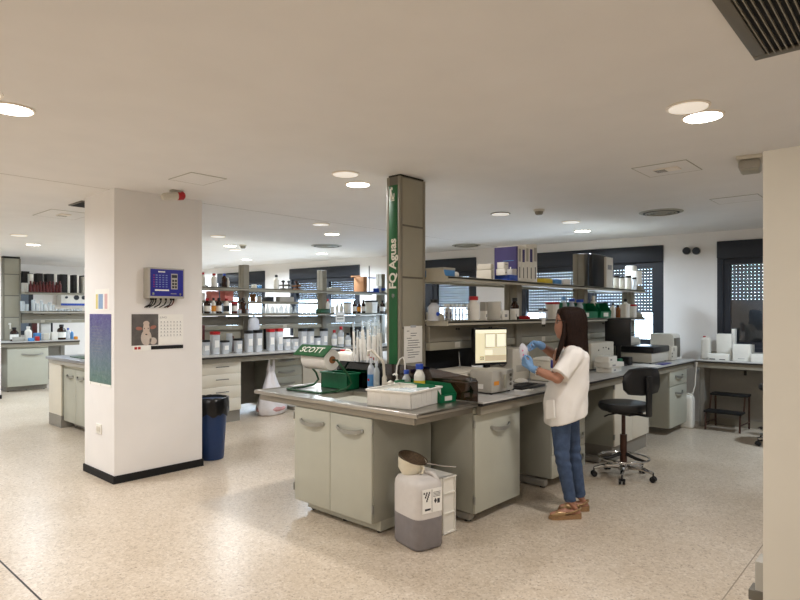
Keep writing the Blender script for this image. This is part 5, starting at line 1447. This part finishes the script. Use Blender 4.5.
# near end of the second bench, left of the pillar
o = thing('sink_top', 'steel sink top of the second bench, left of the white pillar', 'sink', (-9.05, 2.81, B2T))
MB().box(0, 1.78, 0, .62, -.035, 0, .004).build('deck', mat('steel_pale', (170, 172, 178), .3, .8, noise=.05), o)
MB().box(.03, 1.74, .03, .6, -.09, -.035).build('apron', M['greyc'], o)
m = MB(); m.box(.45, .95, .15, .5, .0, .012, .004); m.build('drain_board', M['sgreen'], o)
a = on_y(49, 362, 2.87); b = on_y(61, 362, 2.87)
cabinet('cream end cabinet of the second bench, left of the white pillar', (a.x, 2.87, 0), 0, b.x - a.x, .5, .16, .845, [('door', 0, b.x - a.x, .16, .845)], plinth=(0, b.x - a.x, .0, 0, 'kick'), front='cream')
w = .84
cabinet('grey two-door sink cabinet half hidden behind the white pillar', (b.x + .01, 2.90, 0), 0, w, .5, .10, .845, [('strip', 0, w, .80, .845), ('door', 0, .41, .10, .797, ('bow', .24, .71, .2), .0), ('door', .412, w, .10, .797, ('bow', .6, .71, .2))], plinth=(.02, w, .12, 0.02, 'kick'))

# ---------------------------------------------------------------- third bench, far left
B3X, B3T = -13.1, .965
cx3 = -14.0
o = tall_column('service_column', 'grey panelled service column at the far left edge', (cx3, 3.53, 0), .15, .32, B3T + .001, 2.625, [1.43, 1.87, 2.3])
m = MB(); m.tube([(.153, .12, 1.3), (.19, .12, 1.3), (.19, .12, 1.2)], .012, 8); m.box(.15, .18, .1, .14, 1.28, 1.32); m.build('gas_tap', M['white'], o)
U3, L3 = 1.945, 1.56
rack('grey two-shelf rack of the third bench, left of the white pillar', cx3 + .15, L3, U3, 3.87, 5.5, [(5.5, 1.92)], B3T, None, None, front=.2)
o = thing('worktop', 'pale worktop of the third bench at the far left', 'worktop', (-14.8, 3.2, B3T))
y3 = on_x(80, 340, B3X).y - 3.2
MB().box(0, 14.8 + B3X, 0, y3, -.012, 0).build('surface', M['top'], o)
MB().box(.002, 14.8 + B3X - .004, .002, y3 - .002, -.036, -.012).build('dark_edge', M['edge'], o)
MB().box(14.8 + B3X - .06, 14.8 + B3X - .03, 0, y3, -.10, -.036).build('front_rail', M['apron'], o)
MB().box(.8, .84, .1, y3, -.85, -.04).build('modesty_panel', M['kick'], o)
for y in (.06, y3 - .06):
    m = MB(); m.box(.78, .86, y - .03, y + .03, -B3T + .05, -.04); m.box(.3, 14.8 + B3X - .1, y - .03, y + .03, -B3T, -B3T + .05); m.build('leg_frame', M['kick'], o)
ya, yb = on_x(7.5, 360, B3X - .08).y, on_x(48.5, 360, B3X - .08).y
cabinet('grey cabinet with wide handle under the third bench at far left', (B3X - .08, ya, 0), Q, yb - ya, .56, .10, .88, [('strip', 0, yb - ya, .84, .88), ('door', 0, yb - ya, .10, .837, ('bow', (yb - ya) * .6, .72, .36))], plinth=(.0, yb - ya, .1, .01, 'kick'))
XU3 = cx3 + .25
for k, (a, b, mt, yt) in enumerate(((33.5, 43, 'bk', 273.5), (43.3, 54, 'bk2', 274), (57, 67.5, 'bk2', 274.5), (70, 77, 'bk', 275), (79, 84.5, 'bk2', 275.5))):
    M.setdefault('bk', mat('dark_file_speckled', (40, 38, 38), .7, noise=.7, scale=140)); M.setdefault('bk2', mat('dark_file', (34, 32, 33), .6, noise=.2))
    sbox(('speckled black file box, leftmost on the upper third shelf', 'black file box right of the speckled one', 'black file box between two white binders on the upper third shelf', 'speckled black file box beside the pillar', 'black file box nearest the pillar')[k], a, b, yt, XU3, U3, d=.22, mt=M[mt], name='file_box', cat='file box', bev=.002)
for k, (a, b, yt) in enumerate(((54.3, 57, 274.5), (67.7, 70, 275), (77, 79, 275.5), (29.7, 33.5, 274))):
    sbox(('white binder between black file boxes, middle of the upper third shelf', 'white binder left of the last speckled file box', 'white leaning binder next to the pillar-side file box', 'white binder beside the grey canister on the third rack')[k], a, b, yt, XU3 + .005, U3, d=.2, mt='white', name='ring_binder', cat='binder', bev=.002)
sbottle('grey canister at the left end of the upper third shelf', 21.5, 27.5, 281.5, XU3 + .06, U3, body='greyc', cap=None, shape='jar', cat='canister', name='canister')
sbox('black dark box behind the grey canister', 21, 29.5, 271.5, XU3 - .12, U3, d=.1, mt=M['bk2'], name='file_box', cat='file box')
x = 29.0; k = 0
while x < 60:
    sbottle('dark red reagent bottle in the row before the black file boxes', x, x + 3.1, 281 + (k % 3) * .6, XU3 + .07, U3, body='dred', cap='dred', cat='bottle', group='dark red bottles on the upper third shelf', n=12)
    x += 3.25; k += 1
sbox('two stacked grey cartons seen against the pillar on the upper third shelf', 80.5, 86, 277, XU3 + .04, U3, d=.12, mt='greyc')
rnd = random.Random(21)
for a, b, yt in ((20.5, 24.5, 299.5), (25, 28.5, 303), (31.5, 35, 298), (35.5, 39, 302), (40, 43, 299), (43.5, 47, 303), (48, 51.5, 301), (51.8, 54.5, 304)):
    sbottle('clear glass measuring cylinder on the lower third shelf', a, b, yt, XU3 + .04, L3, body='glass', cap=None, shape='jar', cat='glassware', name='glass_cylinder', group='glass cylinders on the lower third shelf', n=12)
x = 55.2
while x < 82:
    sbottle('low glass beaker in the row on the lower third shelf', x, x + 2.6, 308.2, XU3 + .04, L3, body='glass', cap=None, shape='jar', cat='glassware', name='glass_beaker', group='low glass beakers on the lower third shelf', n=12); x += 3
XW3 = -13.45
for a, b, yt, bd, cp, sh, lab in (
    (10.5, 18, 327.5, 'brown', 'black', 'bottle', 'dark brown bottle with white label at the left end of the third bench'),
    (25, 31.5, 326.5, 'white', 'white', 'bottle', 'white bottle left of the red goods on the third bench'),
    (57.5, 65.5, 324.5, 'brown', 'black', 'bottle', 'large dark brown bottle at the right of the third bench'),
    (66, 70, 328, 'clear', 'blue', 'bottle', 'clear bottle with blue cap right of the large brown bottle'),
    (70.3, 73.5, 330, 'lblue', 'white', 'bottle', 'light blue bottle next to the blue-capped clear one')):
    sbottle(lab, a, b, yt, XW3 - .05, B3T, body=bd, cap=cp, shape=sh, lab='whitep' if bd in ('brown',) else None, n=14)
for a, b, yt, X, mt, lab in ((12, 24, 337, -13.28, 'greyc', 'grey folded cloth at the left front of the third bench'), (27.5, 34.5, 338, -13.2, 'lblue', 'pale blue flat pack on the third bench'), (34.5, 40, 336.5, -13.2, 'red', 'red pack lying on the third bench'), (33, 41.5, 333, -13.5, 'lblue', 'light blue pack behind the red one'), (42, 49.5, 333, -13.4, 'offw', 'cream bowl-shaped carton on the third bench'), (50, 58, 332, -13.4, 'white', 'white wide carton left of the large brown bottle'), (30.5, 37.5, 323, -13.9, 'dred', 'dark red goods at the back of the third bench'), (39, 51, 323, -13.95, 'whitep', 'white upright board at the back of the third bench'), (73.5, 78, 336.5, -13.3, 'orange', 'orange packet at the right end of the third bench'), (51.5, 53, 323, -13.95, 'anth', 'dark upright strip case at the back of the third bench')):
    sbox(lab, a, b, yt, X, B3T, d=.12, mt=mt, name='pack', cat='pack', bev=.01)
# left wall fittings
a = on_x(61, 305.5, XL + .3); b = on_x(90, 292.5, XL + .3)
o = thing('wall_cabinet', 'white wall cabinet with a blue stripe on the far left wall', 'wall cabinet', (XL, a.y, a.z))
w, h = b.y - a.y, b.z - a.z
MB().box(.002, .3, 0, w, 0, h, .01).build('casing', M['white'], o)
MB().box(.3, .303, 0, w, .0, h * .16).build('blue_stripe', M['blue'], o)
for y, r_ in ((.18, .03), (.52, .06), (.78, .05)): MB().cyl(0, 0, 0, .02, r_, 14, T=TR(.3, w * y, h * .6, 0, 0, PI / 2)).build('dial', M['anth'], o)
w6 = thing('window_6', None, None, (XL, on_x(19, 290, XL).y, 0), 0, kind='structure')
MB().box(0, .05, -1.2, .28, 1.0, 2.45).build('window_frame', M['anth'], w6)
MB().box(.05, .058, -1.1, .18, 1.1, 2.35).build('pane', M['slat'], w6)
# ---------------------------------------------------------------- the person at the bench
M['skin'] = mat('skin', (168, 122, 100), .5, noise=.05, scale=18)
M['hair'] = mat('dark_brown_hair', (34, 22, 17), .6, noise=.35, scale=60, stretch=(4, 4, .5), bump=.3, bscale=60, spec=.15)
M['tunic'] = mat('white_tunic', (232, 230, 226), .8, noise=.02, scale=10, bump=.25, bscale=7)
M['denim'] = mat('blue_denim', (64, 82, 112), .85, noise=.18, scale=26, bump=.2, bscale=90)
M['glove'] = mat('blue_nitrile', (112, 152, 196), .5, noise=.06, bump=.2, bscale=40)
M['gold'] = mat('gold_leather', (158, 130, 92), .35, .5, noise=.08)
M['sole'] = mat('jute_sole', (150, 118, 84), .8, noise=.2, scale=80)
PD = 4.55
lx_ = (570 - 400) / FPX * PD
PX0, PY0 = lx_ * cY - PD * sY, lx_ * sY + PD * cY
PR = math.atan2(-sY, -cY)         # local +x looks to the left of the picture, local +y comes towards the camera
K = FPX / PD
def L(px, py, y=0.):
    """picture column/row of the standing figure -> local point at side offset y"""
    dd = PD - y
    return Vector((-((px - 400) / FPX * dd - lx_), y, EYE - (py - HOR) / FPX * dd))
pe = thing('person', 'person with long dark hair in white tunic, jeans and blue gloves holding a sample bag', 'person', (PX0, PY0, 0), PR)

# joints
J = dict(
    hipL=L(560.5, 412, .075), kneL=L(562, 456, .08), ankL=L(570.5, 501, .085), heelL=L(577.5, 511, .085), toeL=L(552, 513, .10),
    hipR=L(568, 412, -.075), kneR=L(573.5, 453, -.08), ankR=L(580, 496, -.085), heelR=L(585.5, 506, -.085), toeR=L(561, 506, -.07),
    shL=L(575, 354, .15), elL=L(557.5, 378.5, .21), wrL=L(532, 368.5, .09),
    shR=L(570, 352, -.15), elR=L(556, 356, -.22), wrR=L(539, 344, -.09))

# one hand: palm with five bent fingers, built once and used by the body and by its glove
def hand(m, wrist, direc, palm_n, side, curl, s=1., thumb_curl=.5):
    d = direc.normalized(); n = (palm_n - d * palm_n.dot(d)).normalized(); t = d.cross(n).normalized() * side   # t: towards the thumb
    def P(a, b, c): return wrist + d * a + t * b + n * c
    for f, (off, ln, r) in enumerate(((.026, .070, .0088), (.009, .078, .0092), (-.009, .072, .0088), (-.026, .056, .0078))):
        c = curl[f]
        base = P(.078 - abs(off) * .25, off, 0)
        pts = [P(.02, off * .55, 0), base]; ang = 0; p = base
        for q, seg in enumerate((.45, .32, .23)):
            ang += c * (1., .9, .6)[q]
            p = p + (d * math.cos(ang) + n * math.sin(ang)) * ln * seg + t * off * .06; pts.append(p)
        m.chain(pts, [r * 1.35 * s, r * 1.15 * s, r * 1.02 * s, r * .95 * s, r * .82 * s], 10)
    a = P(.018, .018, .006); b = P(.045, .040, .018)
    c1 = P(.072, .048 - .012 * thumb_curl, .030 + .012 * thumb_curl); c2 = P(.094, .044 - .028 * thumb_curl, .036 + .022 * thumb_curl)
    m.chain([a, b, c1, c2], [.014 * s, .0125 * s, .0108 * s, .009 * s], 10)
    m.ell(P(.045, 0, .002), .03 * s, .03 * s, .017 * s, 14, 8) if False else None
    m.chain([P(-.01, 0, 0), P(.02, .004, 0), P(.05, .012, .0), P(.05, -.014, 0), P(.02, -.008, 0)], [.021 * s, .021 * s, .018 * s, .017 * s, .018 * s], 12)
dirL = (L(518, 357, .03) - J['wrL']); dirR = (L(519, 342, -.02) - J['wrR'])
nL = Vector((.1, -.75, .55)); nR = Vector((-.1, .55, -.75))
hL = dict(direc=dirL, palm_n=nL, side=-1, curl=(.55, .62, .7, .75))
hR = dict(direc=dirR, palm_n=nR, side=-1, curl=(.6, .7, .8, .85))

b = MB()
# trunk, neck, head
b.chain([L(568, 408), L(567, 395), L(567, 375), L(568, 358), L(569, 350)], [.09, .105, .11, .112, .08], 16)
b.chain([J['hipL'], J['hipR']], [.06, .06], 14)
b.chain([L(569.5, 352), L(566.5, 338)], [.052, .05], 14)
hc = L(567.5, 321)
b.ell(hc, .092, .074, .105, 20, 14)
b.ell(L(563.5, 328), .07, .062, .085, 18, 12)            # face mass
b.chain([L(566, 334), L(559.8, 335.5)], [.05, .026], 12)    # jaw to chin
b.ell(L(557.2, 325.2), .022, .012, .016, 10, 8)            # nose
b.ell(L(557.0, 326.3), .013, .015, .009, 10, 8)
b.ell(L(558.3, 330.2), .013, .022, .006, 10, 8); b.ell(L(558.6, 331.6), .013, .02, .006, 10, 8)   # lips
b.chain([L(559, 318.6, .045), L(557.6, 318.4, .02), L(557.6, 318.4, -.02), L(559, 318.6, -.045)], [.012] * 4, 8)   # brow
for s in (1, -1): b.ell(L(567, 325, .074 * s), .018, .008, .03, 10, 8)
# arms, legs
b.chain([L(571, 353, .09), J['shL'], (J['shL'] + J['elL']) / 2, J['elL'], J['elL'].lerp(J['wrL'], .35), J['wrL']], [.06, .055, .045, .040, .037, .024], 14)
b.chain([L(569, 353, -.09), J['shR'], (J['shR'] + J['elR']) / 2, J['elR'], J['elR'].lerp(J['wrR'], .35), J['wrR']], [.06, .055, .045, .038, .036, .024], 14)
for q in 'LR':
    b.chain([J['hip' + q], J['kne' + q], J['kne' + q].lerp(J['ank' + q], .35), J['ank' + q]], [.055, .040, .037, .027], 14)
    h_, t_ = J['heel' + q].copy(), J['toe' + q].copy(); h_.z = .045; t_.z = .032
    b.chain([J['ank' + q], h_, h_.lerp(t_, .5) + Vector((0, 0, .012)), t_], [.03, .026, .03, .02], 12)
hand(b, J['wrL'], s=.88, **hL); hand(b, J['wrR'], s=.88, **hR)
b.remesh(.0085, 3).build('body', M['skin'], pe, sharp=180)

# face details
m = MB()
for s in (1, -1): m.ell(L(558.9, 320.9, .03 * s), .010, .013, .007, 10, 6)
m.build('eye', mat('eye_white', (210, 205, 200), .3), pe)
m = MB()
for s in (1, -1): m.ell(L(558.0, 320.9, .031 * s), .005, .006, .006, 8, 6)
m.build('iris', M['brown'], pe)
m = MB(); m.ell(L(557.9, 330.3), .010, .019, .0045, 10, 6); m.ell(L(558.2, 331.7), .010, .017, .0045, 10, 6); m.build('lips', mat('lips', (150, 84, 76), .5), pe)
m = MB()
for s in (1, -1): m.chain([L(558.3, 317.6, .014 * s), L(558.3, 317.2, .032 * s), L(559.8, 317.8, .048 * s)], [.004, .0045, .003], 6)
m.build('eyebrow', M['hair'], pe)
m = MB()
for s in (1, -1):
    c_ = L(557.0, 321, .033 * s)
    m.tube([(c_.x, c_.y + .024 * math.cos(2 * PI * k / 18), c_.z + .02 * math.sin(2 * PI * k / 18)) for k in range(18)], .0022, 5, closed=True)
    m.tube([L(557.0, 320.6, .057 * s), L(560, 320.6, .073 * s), L(567, 321, .078 * s)], .0022, 5)
m.tube([L(557.0, 320.6, -.009), L(556.6, 320.2, 0), L(557.0, 320.6, .009)], .0022, 5)
m.build('glasses', M['black'], pe)

# hair: rings from the crown down over the back
def ring_loft(rings, n=48, wav=0., wn=15, seed=0, caps=(True, True), tilt=None, se=1.):
    vs = []; fs = []; rnd = random.Random(seed); ph = rnd.uniform(0, 6)
    for i, (z, xf, xb, hw, yc) in enumerate(rings):
        xc, a = (xf + xb) / 2, (xf - xb) / 2
        for k in range(n):
            t = 2 * PI * k / n
            q = 1 + wav * math.sin(wn * t + ph + i * .35) + wav * .6 * math.sin(wn * 1.7 * t + i * .2)
            sg = lambda c: math.copysign(abs(c) ** se, c)
            x = xc + a * sg(math.cos(t)) * q; y = yc + hw * sg(math.sin(t)) * q
            vs.append((x, y, z + (tilt * (x - xc) if tilt and i == len(rings) - 1 else 0)))
    for i in range(len(rings) - 1):
        for k in range(n): fs.append((i * n + k, i * n + (k + 1) % n, (i + 1) * n + (k + 1) % n, (i + 1) * n + k))
    if caps[0]: fs.append(tuple(range(n)))
    if caps[1]: fs.append(tuple(range((len(rings) - 1) * n, len(rings) * n)))
    return vs, fs
def rg(py, f, k, hw, y=0.): return (L(0, py).z, L(f, py).x, L(k, py).x, hw, y)
H_ = MB()
v, f = ring_loft([rg(306.5, 565, 575, .02), rg(307.5, 562, 579, .05), rg(309.5, 558.8, 582.5, .077), rg(314, 557.8, 584.5, .088), rg(318, 558.2, 585.6, .091), rg(321, 559.6, 586, .094), rg(327, 560.6, 586.3, .096), rg(334, 561, 586, .092), rg(341, 562, 586.3, .095), rg(347, 562, 586.5, .10), rg(352, 565, 586.5, .105), rg(357, 571, 586.3, .10), rg(362, 576, 586, .09), rg(366, 580, 585.6, .075), rg(368, 582.5, 585.3, .05)], 64, .02, 19, 2, se=.55)
H_.add(v, f)
for s in (1, -1):   # locks falling in front of the shoulders
    H_.chain([L(564.5, 322, .075 * s), L(564, 334, .082 * s), L(561, 345, .10 * s), L(558, 354, .10 * s), L(556, 360, .09 * s)], [.012, .018, .02, .016, .007], 10)
H_.build('hair', M['hair'], pe, sharp=80)

# tunic with short sleeves, one continuous garment
T_ = MB()
rings = [rg(345.5, 561.5, 579, .062), rg(348, 559.5, 582.5, .10), rg(351.5, 557.5, 585, .165), rg(356, 556, 586.3, .19), rg(364, 554, 586.8, .185), rg(374, 551.5, 587, .178), rg(385, 549, 587, .18), rg(396, 546.5, 585.5, .185), rg(406, 545.5, 585, .19), rg(418.5, 545.5, 584.5, .195)]
v, f = ring_loft(rings, 56, .012, 7, 4, tilt=-.32, se=.78)
T_.add(v, f)
T_.chain([L(572, 353.5, .13), J['shL'] + Vector((0, .02, -.005)), (J['shL'] + J['elL']) / 2 + Vector((.0, .008, 0)), J['shL'].lerp(J['elL'], .86)], [.062, .064, .066, .072], 18)
T_.chain([L(570, 353, -.13), J['shR'] + Vector((0, -.02, -.005)), (J['shR'] + J['elR']) / 2, J['shR'].lerp(J['elR'], .8)], [.062, .064, .062, .064], 18)
T_.remesh(.009, 5)
# crease and fold relief; cut the sleeve ends square
keep = []
axL = (J['elL'] - J['shL']).normalized(); cutL = J['shL'].lerp(J['elL'], .86)
for i, p in enumerate(T_.v):
    fold = .011 * mnoise.noise(Vector((p.x * 13 + p.z * 5, p.y * 10, p.z * 6 - p.x * 5))) + .004 * mnoise.noise(Vector((p.x * 34 + p.z * 16, p.y * 26, p.z * 11)))
    c = Vector((.02, 0, p.z)); dv = Vector((p.x - c.x, p.y, 0))
    if dv.length > .05: T_.v[i] = p + dv.normalized() * fold
def cut_end(mb, c, ax, rad):
    for i, p in enumerate(mb.v):
        q = (p - c).dot(ax)
        if q > 0 and (p - c - ax * q).length < rad: mb.v[i] = p - ax * q * .93
cut_end(T_, cutL, axL, .095)
cut_end(T_, J['shR'].lerp(J['elR'], .8), (J['elR'] - J['shR']).normalized(), .09)
tu = T_.build('tunic', M['tunic'], pe, sharp=180)
m = MB(); a, c_ = L(545.2, 399, .06), L(553, 419, .16)
m = MB(); P4 = [L(546.5, 400, .115), L(553.5, 400, .165), L(554.5, 418, .172), L(546.5, 419, .12)]
off = Vector((.004, .006, 0)); m.add([p + off for p in P4] + [p - Vector((.012, .012, 0)) for p in P4], [(0, 1, 2, 3), (7, 6, 5, 4), (0, 4, 5, 1), (1, 5, 6, 2), (2, 6, 7, 3), (3, 7, 4, 0)])
m.build('pocket', M['tunic'], tu)
m = MB(); m.box(-.004, .004, -.02, .02, -.03, .03, .002, T=Matrix.Translation(L(551.6, 364, .09))); m.build('badge', M['panelblue'], tu)

# jeans
D_ = MB()
D_.chain([L(567, 398), L(567, 407)], [.10, .10], 16)
for q, s in (('L', 1), ('R', -1)):
    an = J['ank' + q].copy(); kn = J['kne' + q]; hp = J['hip' + q]
    D_.chain([hp, hp.lerp(kn, .5), kn, kn.lerp(an, .3), kn.lerp(an, .65), an + (an - kn).normalized() * -.01], [.086, .069, .056, .053, .048, .044], 16)
D_.remesh(.009, 3)
for i, p in enumerate(D_.v):
    w_ = max(0, 1 - abs(p.z - .45) / .16) + max(0, 1 - abs(p.z - .12) / .1)
    D_.v[i] = p + Vector((.004 * w_ * math.sin(90 * p.z + 14 * p.x), .003 * w_ * math.sin(80 * p.z + 11 * p.y), 0))
for q in 'LR':
    an = J['ank' + q]; cut_end(D_, an + Vector((0, 0, -.0)), (an - J['kne' + q]).normalized(), .07)
D_.build('jeans', M['denim'], pe, sharp=180)

# gloves and bracelet
for q, hh, s in (('L', hL, 1), ('R', hR, -1)):
    g = MB(); hand(g, J['wr' + q], s=1.06, **hh)
    el, wr = J['el' + q], J['wr' + q]
    g.chain([wr.lerp(el, .17), wr.lerp(el, .05), wr], [.031, .028, .026], 14)
    g.remesh(.005, 2).build('glove', M['glove'], pe, sharp=180)
m = MB(); el, wr = J['elL'], J['wrL']; c_ = wr.lerp(el, .24); ax = (el - wr).normalized(); u_ = ax.cross(Vector((0, 0, 1))).normalized(); w_ = ax.cross(u_)
for k in range(12):
    p = c_ + (u_ * math.cos(2 * PI * k / 12) + w_ * math.sin(2 * PI * k / 12)) * .034; m.ell(p, .007, .007, .007, 8, 6)
m.build('bracelet', M['chrome'], pe)

# shoes: gold flats on a thick plaited sole
for q in 'LR':
    h_, t_ = J['heel' + q], J['toe' + q]
    dv = Vector((t_.x - h_.x, t_.y - h_.y, 0)); ln = dv.length + .05; dv.normalize(); an = math.atan2(dv.y, dv.x)
    Tm = Matrix.Translation((h_.x - dv.x * .025, h_.y - dv.y * .025, 0)) @ Matrix.Rotation(an, 4, 'Z')
    out = [(0, -.02), (.01, -.032), (.06, -.035), (.13, -.042), (.19, -.044), (.23, -.032), (.248, -.008), (.248, .01), (.23, .032), (.19, .042), (.13, .036), (.06, .032), (.01, .03), (0, .018)]
    k_ = ln / .248; out = [(x * k_, y) for x, y in out]
    m = MB(); n = len(out)
    vs = [Tm @ Vector((x, y, .001)) for x, y in out] + [Tm @ Vector((x, y, .038 - .10 * max(0, x - .02))) if False else Tm @ Vector((x, y, .042 - .09 * x)) for x, y in out]
    m.add(vs, [tuple(range(n)), tuple(range(n, 2 * n))] + [(k, (k + 1) % n, n + (k + 1) % n, n + k) for k in range(n)])
    sh = m.build('shoe', M['sole'], pe)
    u = MB(); u.chain([Tm @ Vector((ln * .56, 0, .034)), Tm @ Vector((ln * .72, 0, .030)), Tm @ Vector((ln * .88, 0, .024))], [.034, .034, .024], 14)
    u.chain([Tm @ Vector((ln * .5, .034, .045)), Tm @ Vector((ln * .25, .036, .06)), Tm @ Vector((.012, .02, .075)), Tm @ Vector((.0, 0, .08)), Tm @ Vector((.012, -.02, .075)), Tm @ Vector((ln * .25, -.036, .06)), Tm @ Vector((ln * .5, -.034, .045))], [.008] * 7, 8)
    u.remesh(.006, 2)
    for i, p in enumerate(u.v):
        if p.z < .012: u.v[i].z = .012
    u.build('upper', M['gold'], sh, sharp=180)

# the sample bag she holds
def WL(p): return Matrix.Translation((PX0, PY0, 0)) @ Matrix.Rotation(PR, 4, 'Z') @ p
c_ = WL(L(523.5, 352, .02))
o = thing('sample_bag', 'small clear sample bag with pink print held between two blue gloved hands', 'bag', c_, PR)
m = MB(); m.ell((0, 0, 0), .034, .018, .062, 24, 16)
rnd = random.Random(2)
for i, p in enumerate(m.v): m.v[i] = p * (1 + .22 * math.sin(90 * p.x + 60 * p.z + 3) * .5 + rnd.uniform(-.06, .06))
m.build('bag_film', mat('bag_clear', (222, 224, 234), .2, alpha=.75, bump=.4, bscale=60), o, sharp=25)
m = MB()
for k in range(6): m.ell((rnd.uniform(-.022, .022), rnd.uniform(-.004, .014), rnd.uniform(-.045, .02)), .009, .008, .009, 8, 6)
m.build('pink_print', mat('pink_print', (206, 110, 150), .6), o)
# ---------------------------------------------------------------- put every Empty at the foot of its thing
bpy.context.view_layer.update()
for o in list(bpy.data.objects):
    if o.type != 'EMPTY' or o.parent: continue
    pts = []
    stack = list(o.children)
    inv = o.matrix_world.inverted()
    while stack:
        c = stack.pop(); stack += list(c.children)
        if c.type == 'MESH':
            Mx = inv @ c.matrix_world
            for corner in c.bound_box: pts.append(Mx @ Vector(corner))
    if not pts: continue
    lo = Vector([min(p[i] for p in pts) for i in range(3)]); hi = Vector([max(p[i] for p in pts) for i in range(3)])
    base = Vector(((lo.x + hi.x) / 2, (lo.y + hi.y) / 2, lo.z))
    w = o.matrix_world @ base
    o.location = w
    for c in o.children: c.location = Vector(c.location) - base
bpy.context.view_layer.update()

# ---------------------------------------------------------------- light from outside, camera, look
wd = bpy.data.worlds.new('sky'); SC.world = wd; wd.use_nodes = True
nt = wd.node_tree; bg = nt.nodes['Background']
bg.inputs['Color'].default_value = (.66, .82, 1, 1); bg.inputs['Strength'].default_value = 14

cam = bpy.data.cameras.new('camera'); co = bpy.data.objects.new('camera', cam); C.objects.link(co)
co.location = (0, 0, EYE); co.rotation_euler = (PI / 2, 0, YAW)
cam.sensor_width = 36; cam.sensor_fit = 'HORIZONTAL'; cam.lens = FPX / 800 * 36
cam.shift_y = (HOR - 300) / 800
cam.clip_start = .05; cam.clip_end = 100
SC.camera = co
SC.view_settings.view_transform = 'Standard'; SC.view_settings.look = 'None'
SC.view_settings.gamma = 1; SC.view_settings.use_curve_mapping = False
SC.view_settings.exposure = -0.11
SC.cycles.max_bounces = 10; SC.cycles.diffuse_bounces = 8; SC.cycles.glossy_bounces = 3; SC.cycles.transparent_max_bounces = 12; SC.cycles.transmission_bounces = 4
SC.cycles.sample_clamp_indirect = 4; SC.cycles.use_denoising = True; SC.cycles.caustics_reflective = False; SC.cycles.caustics_refractive = False
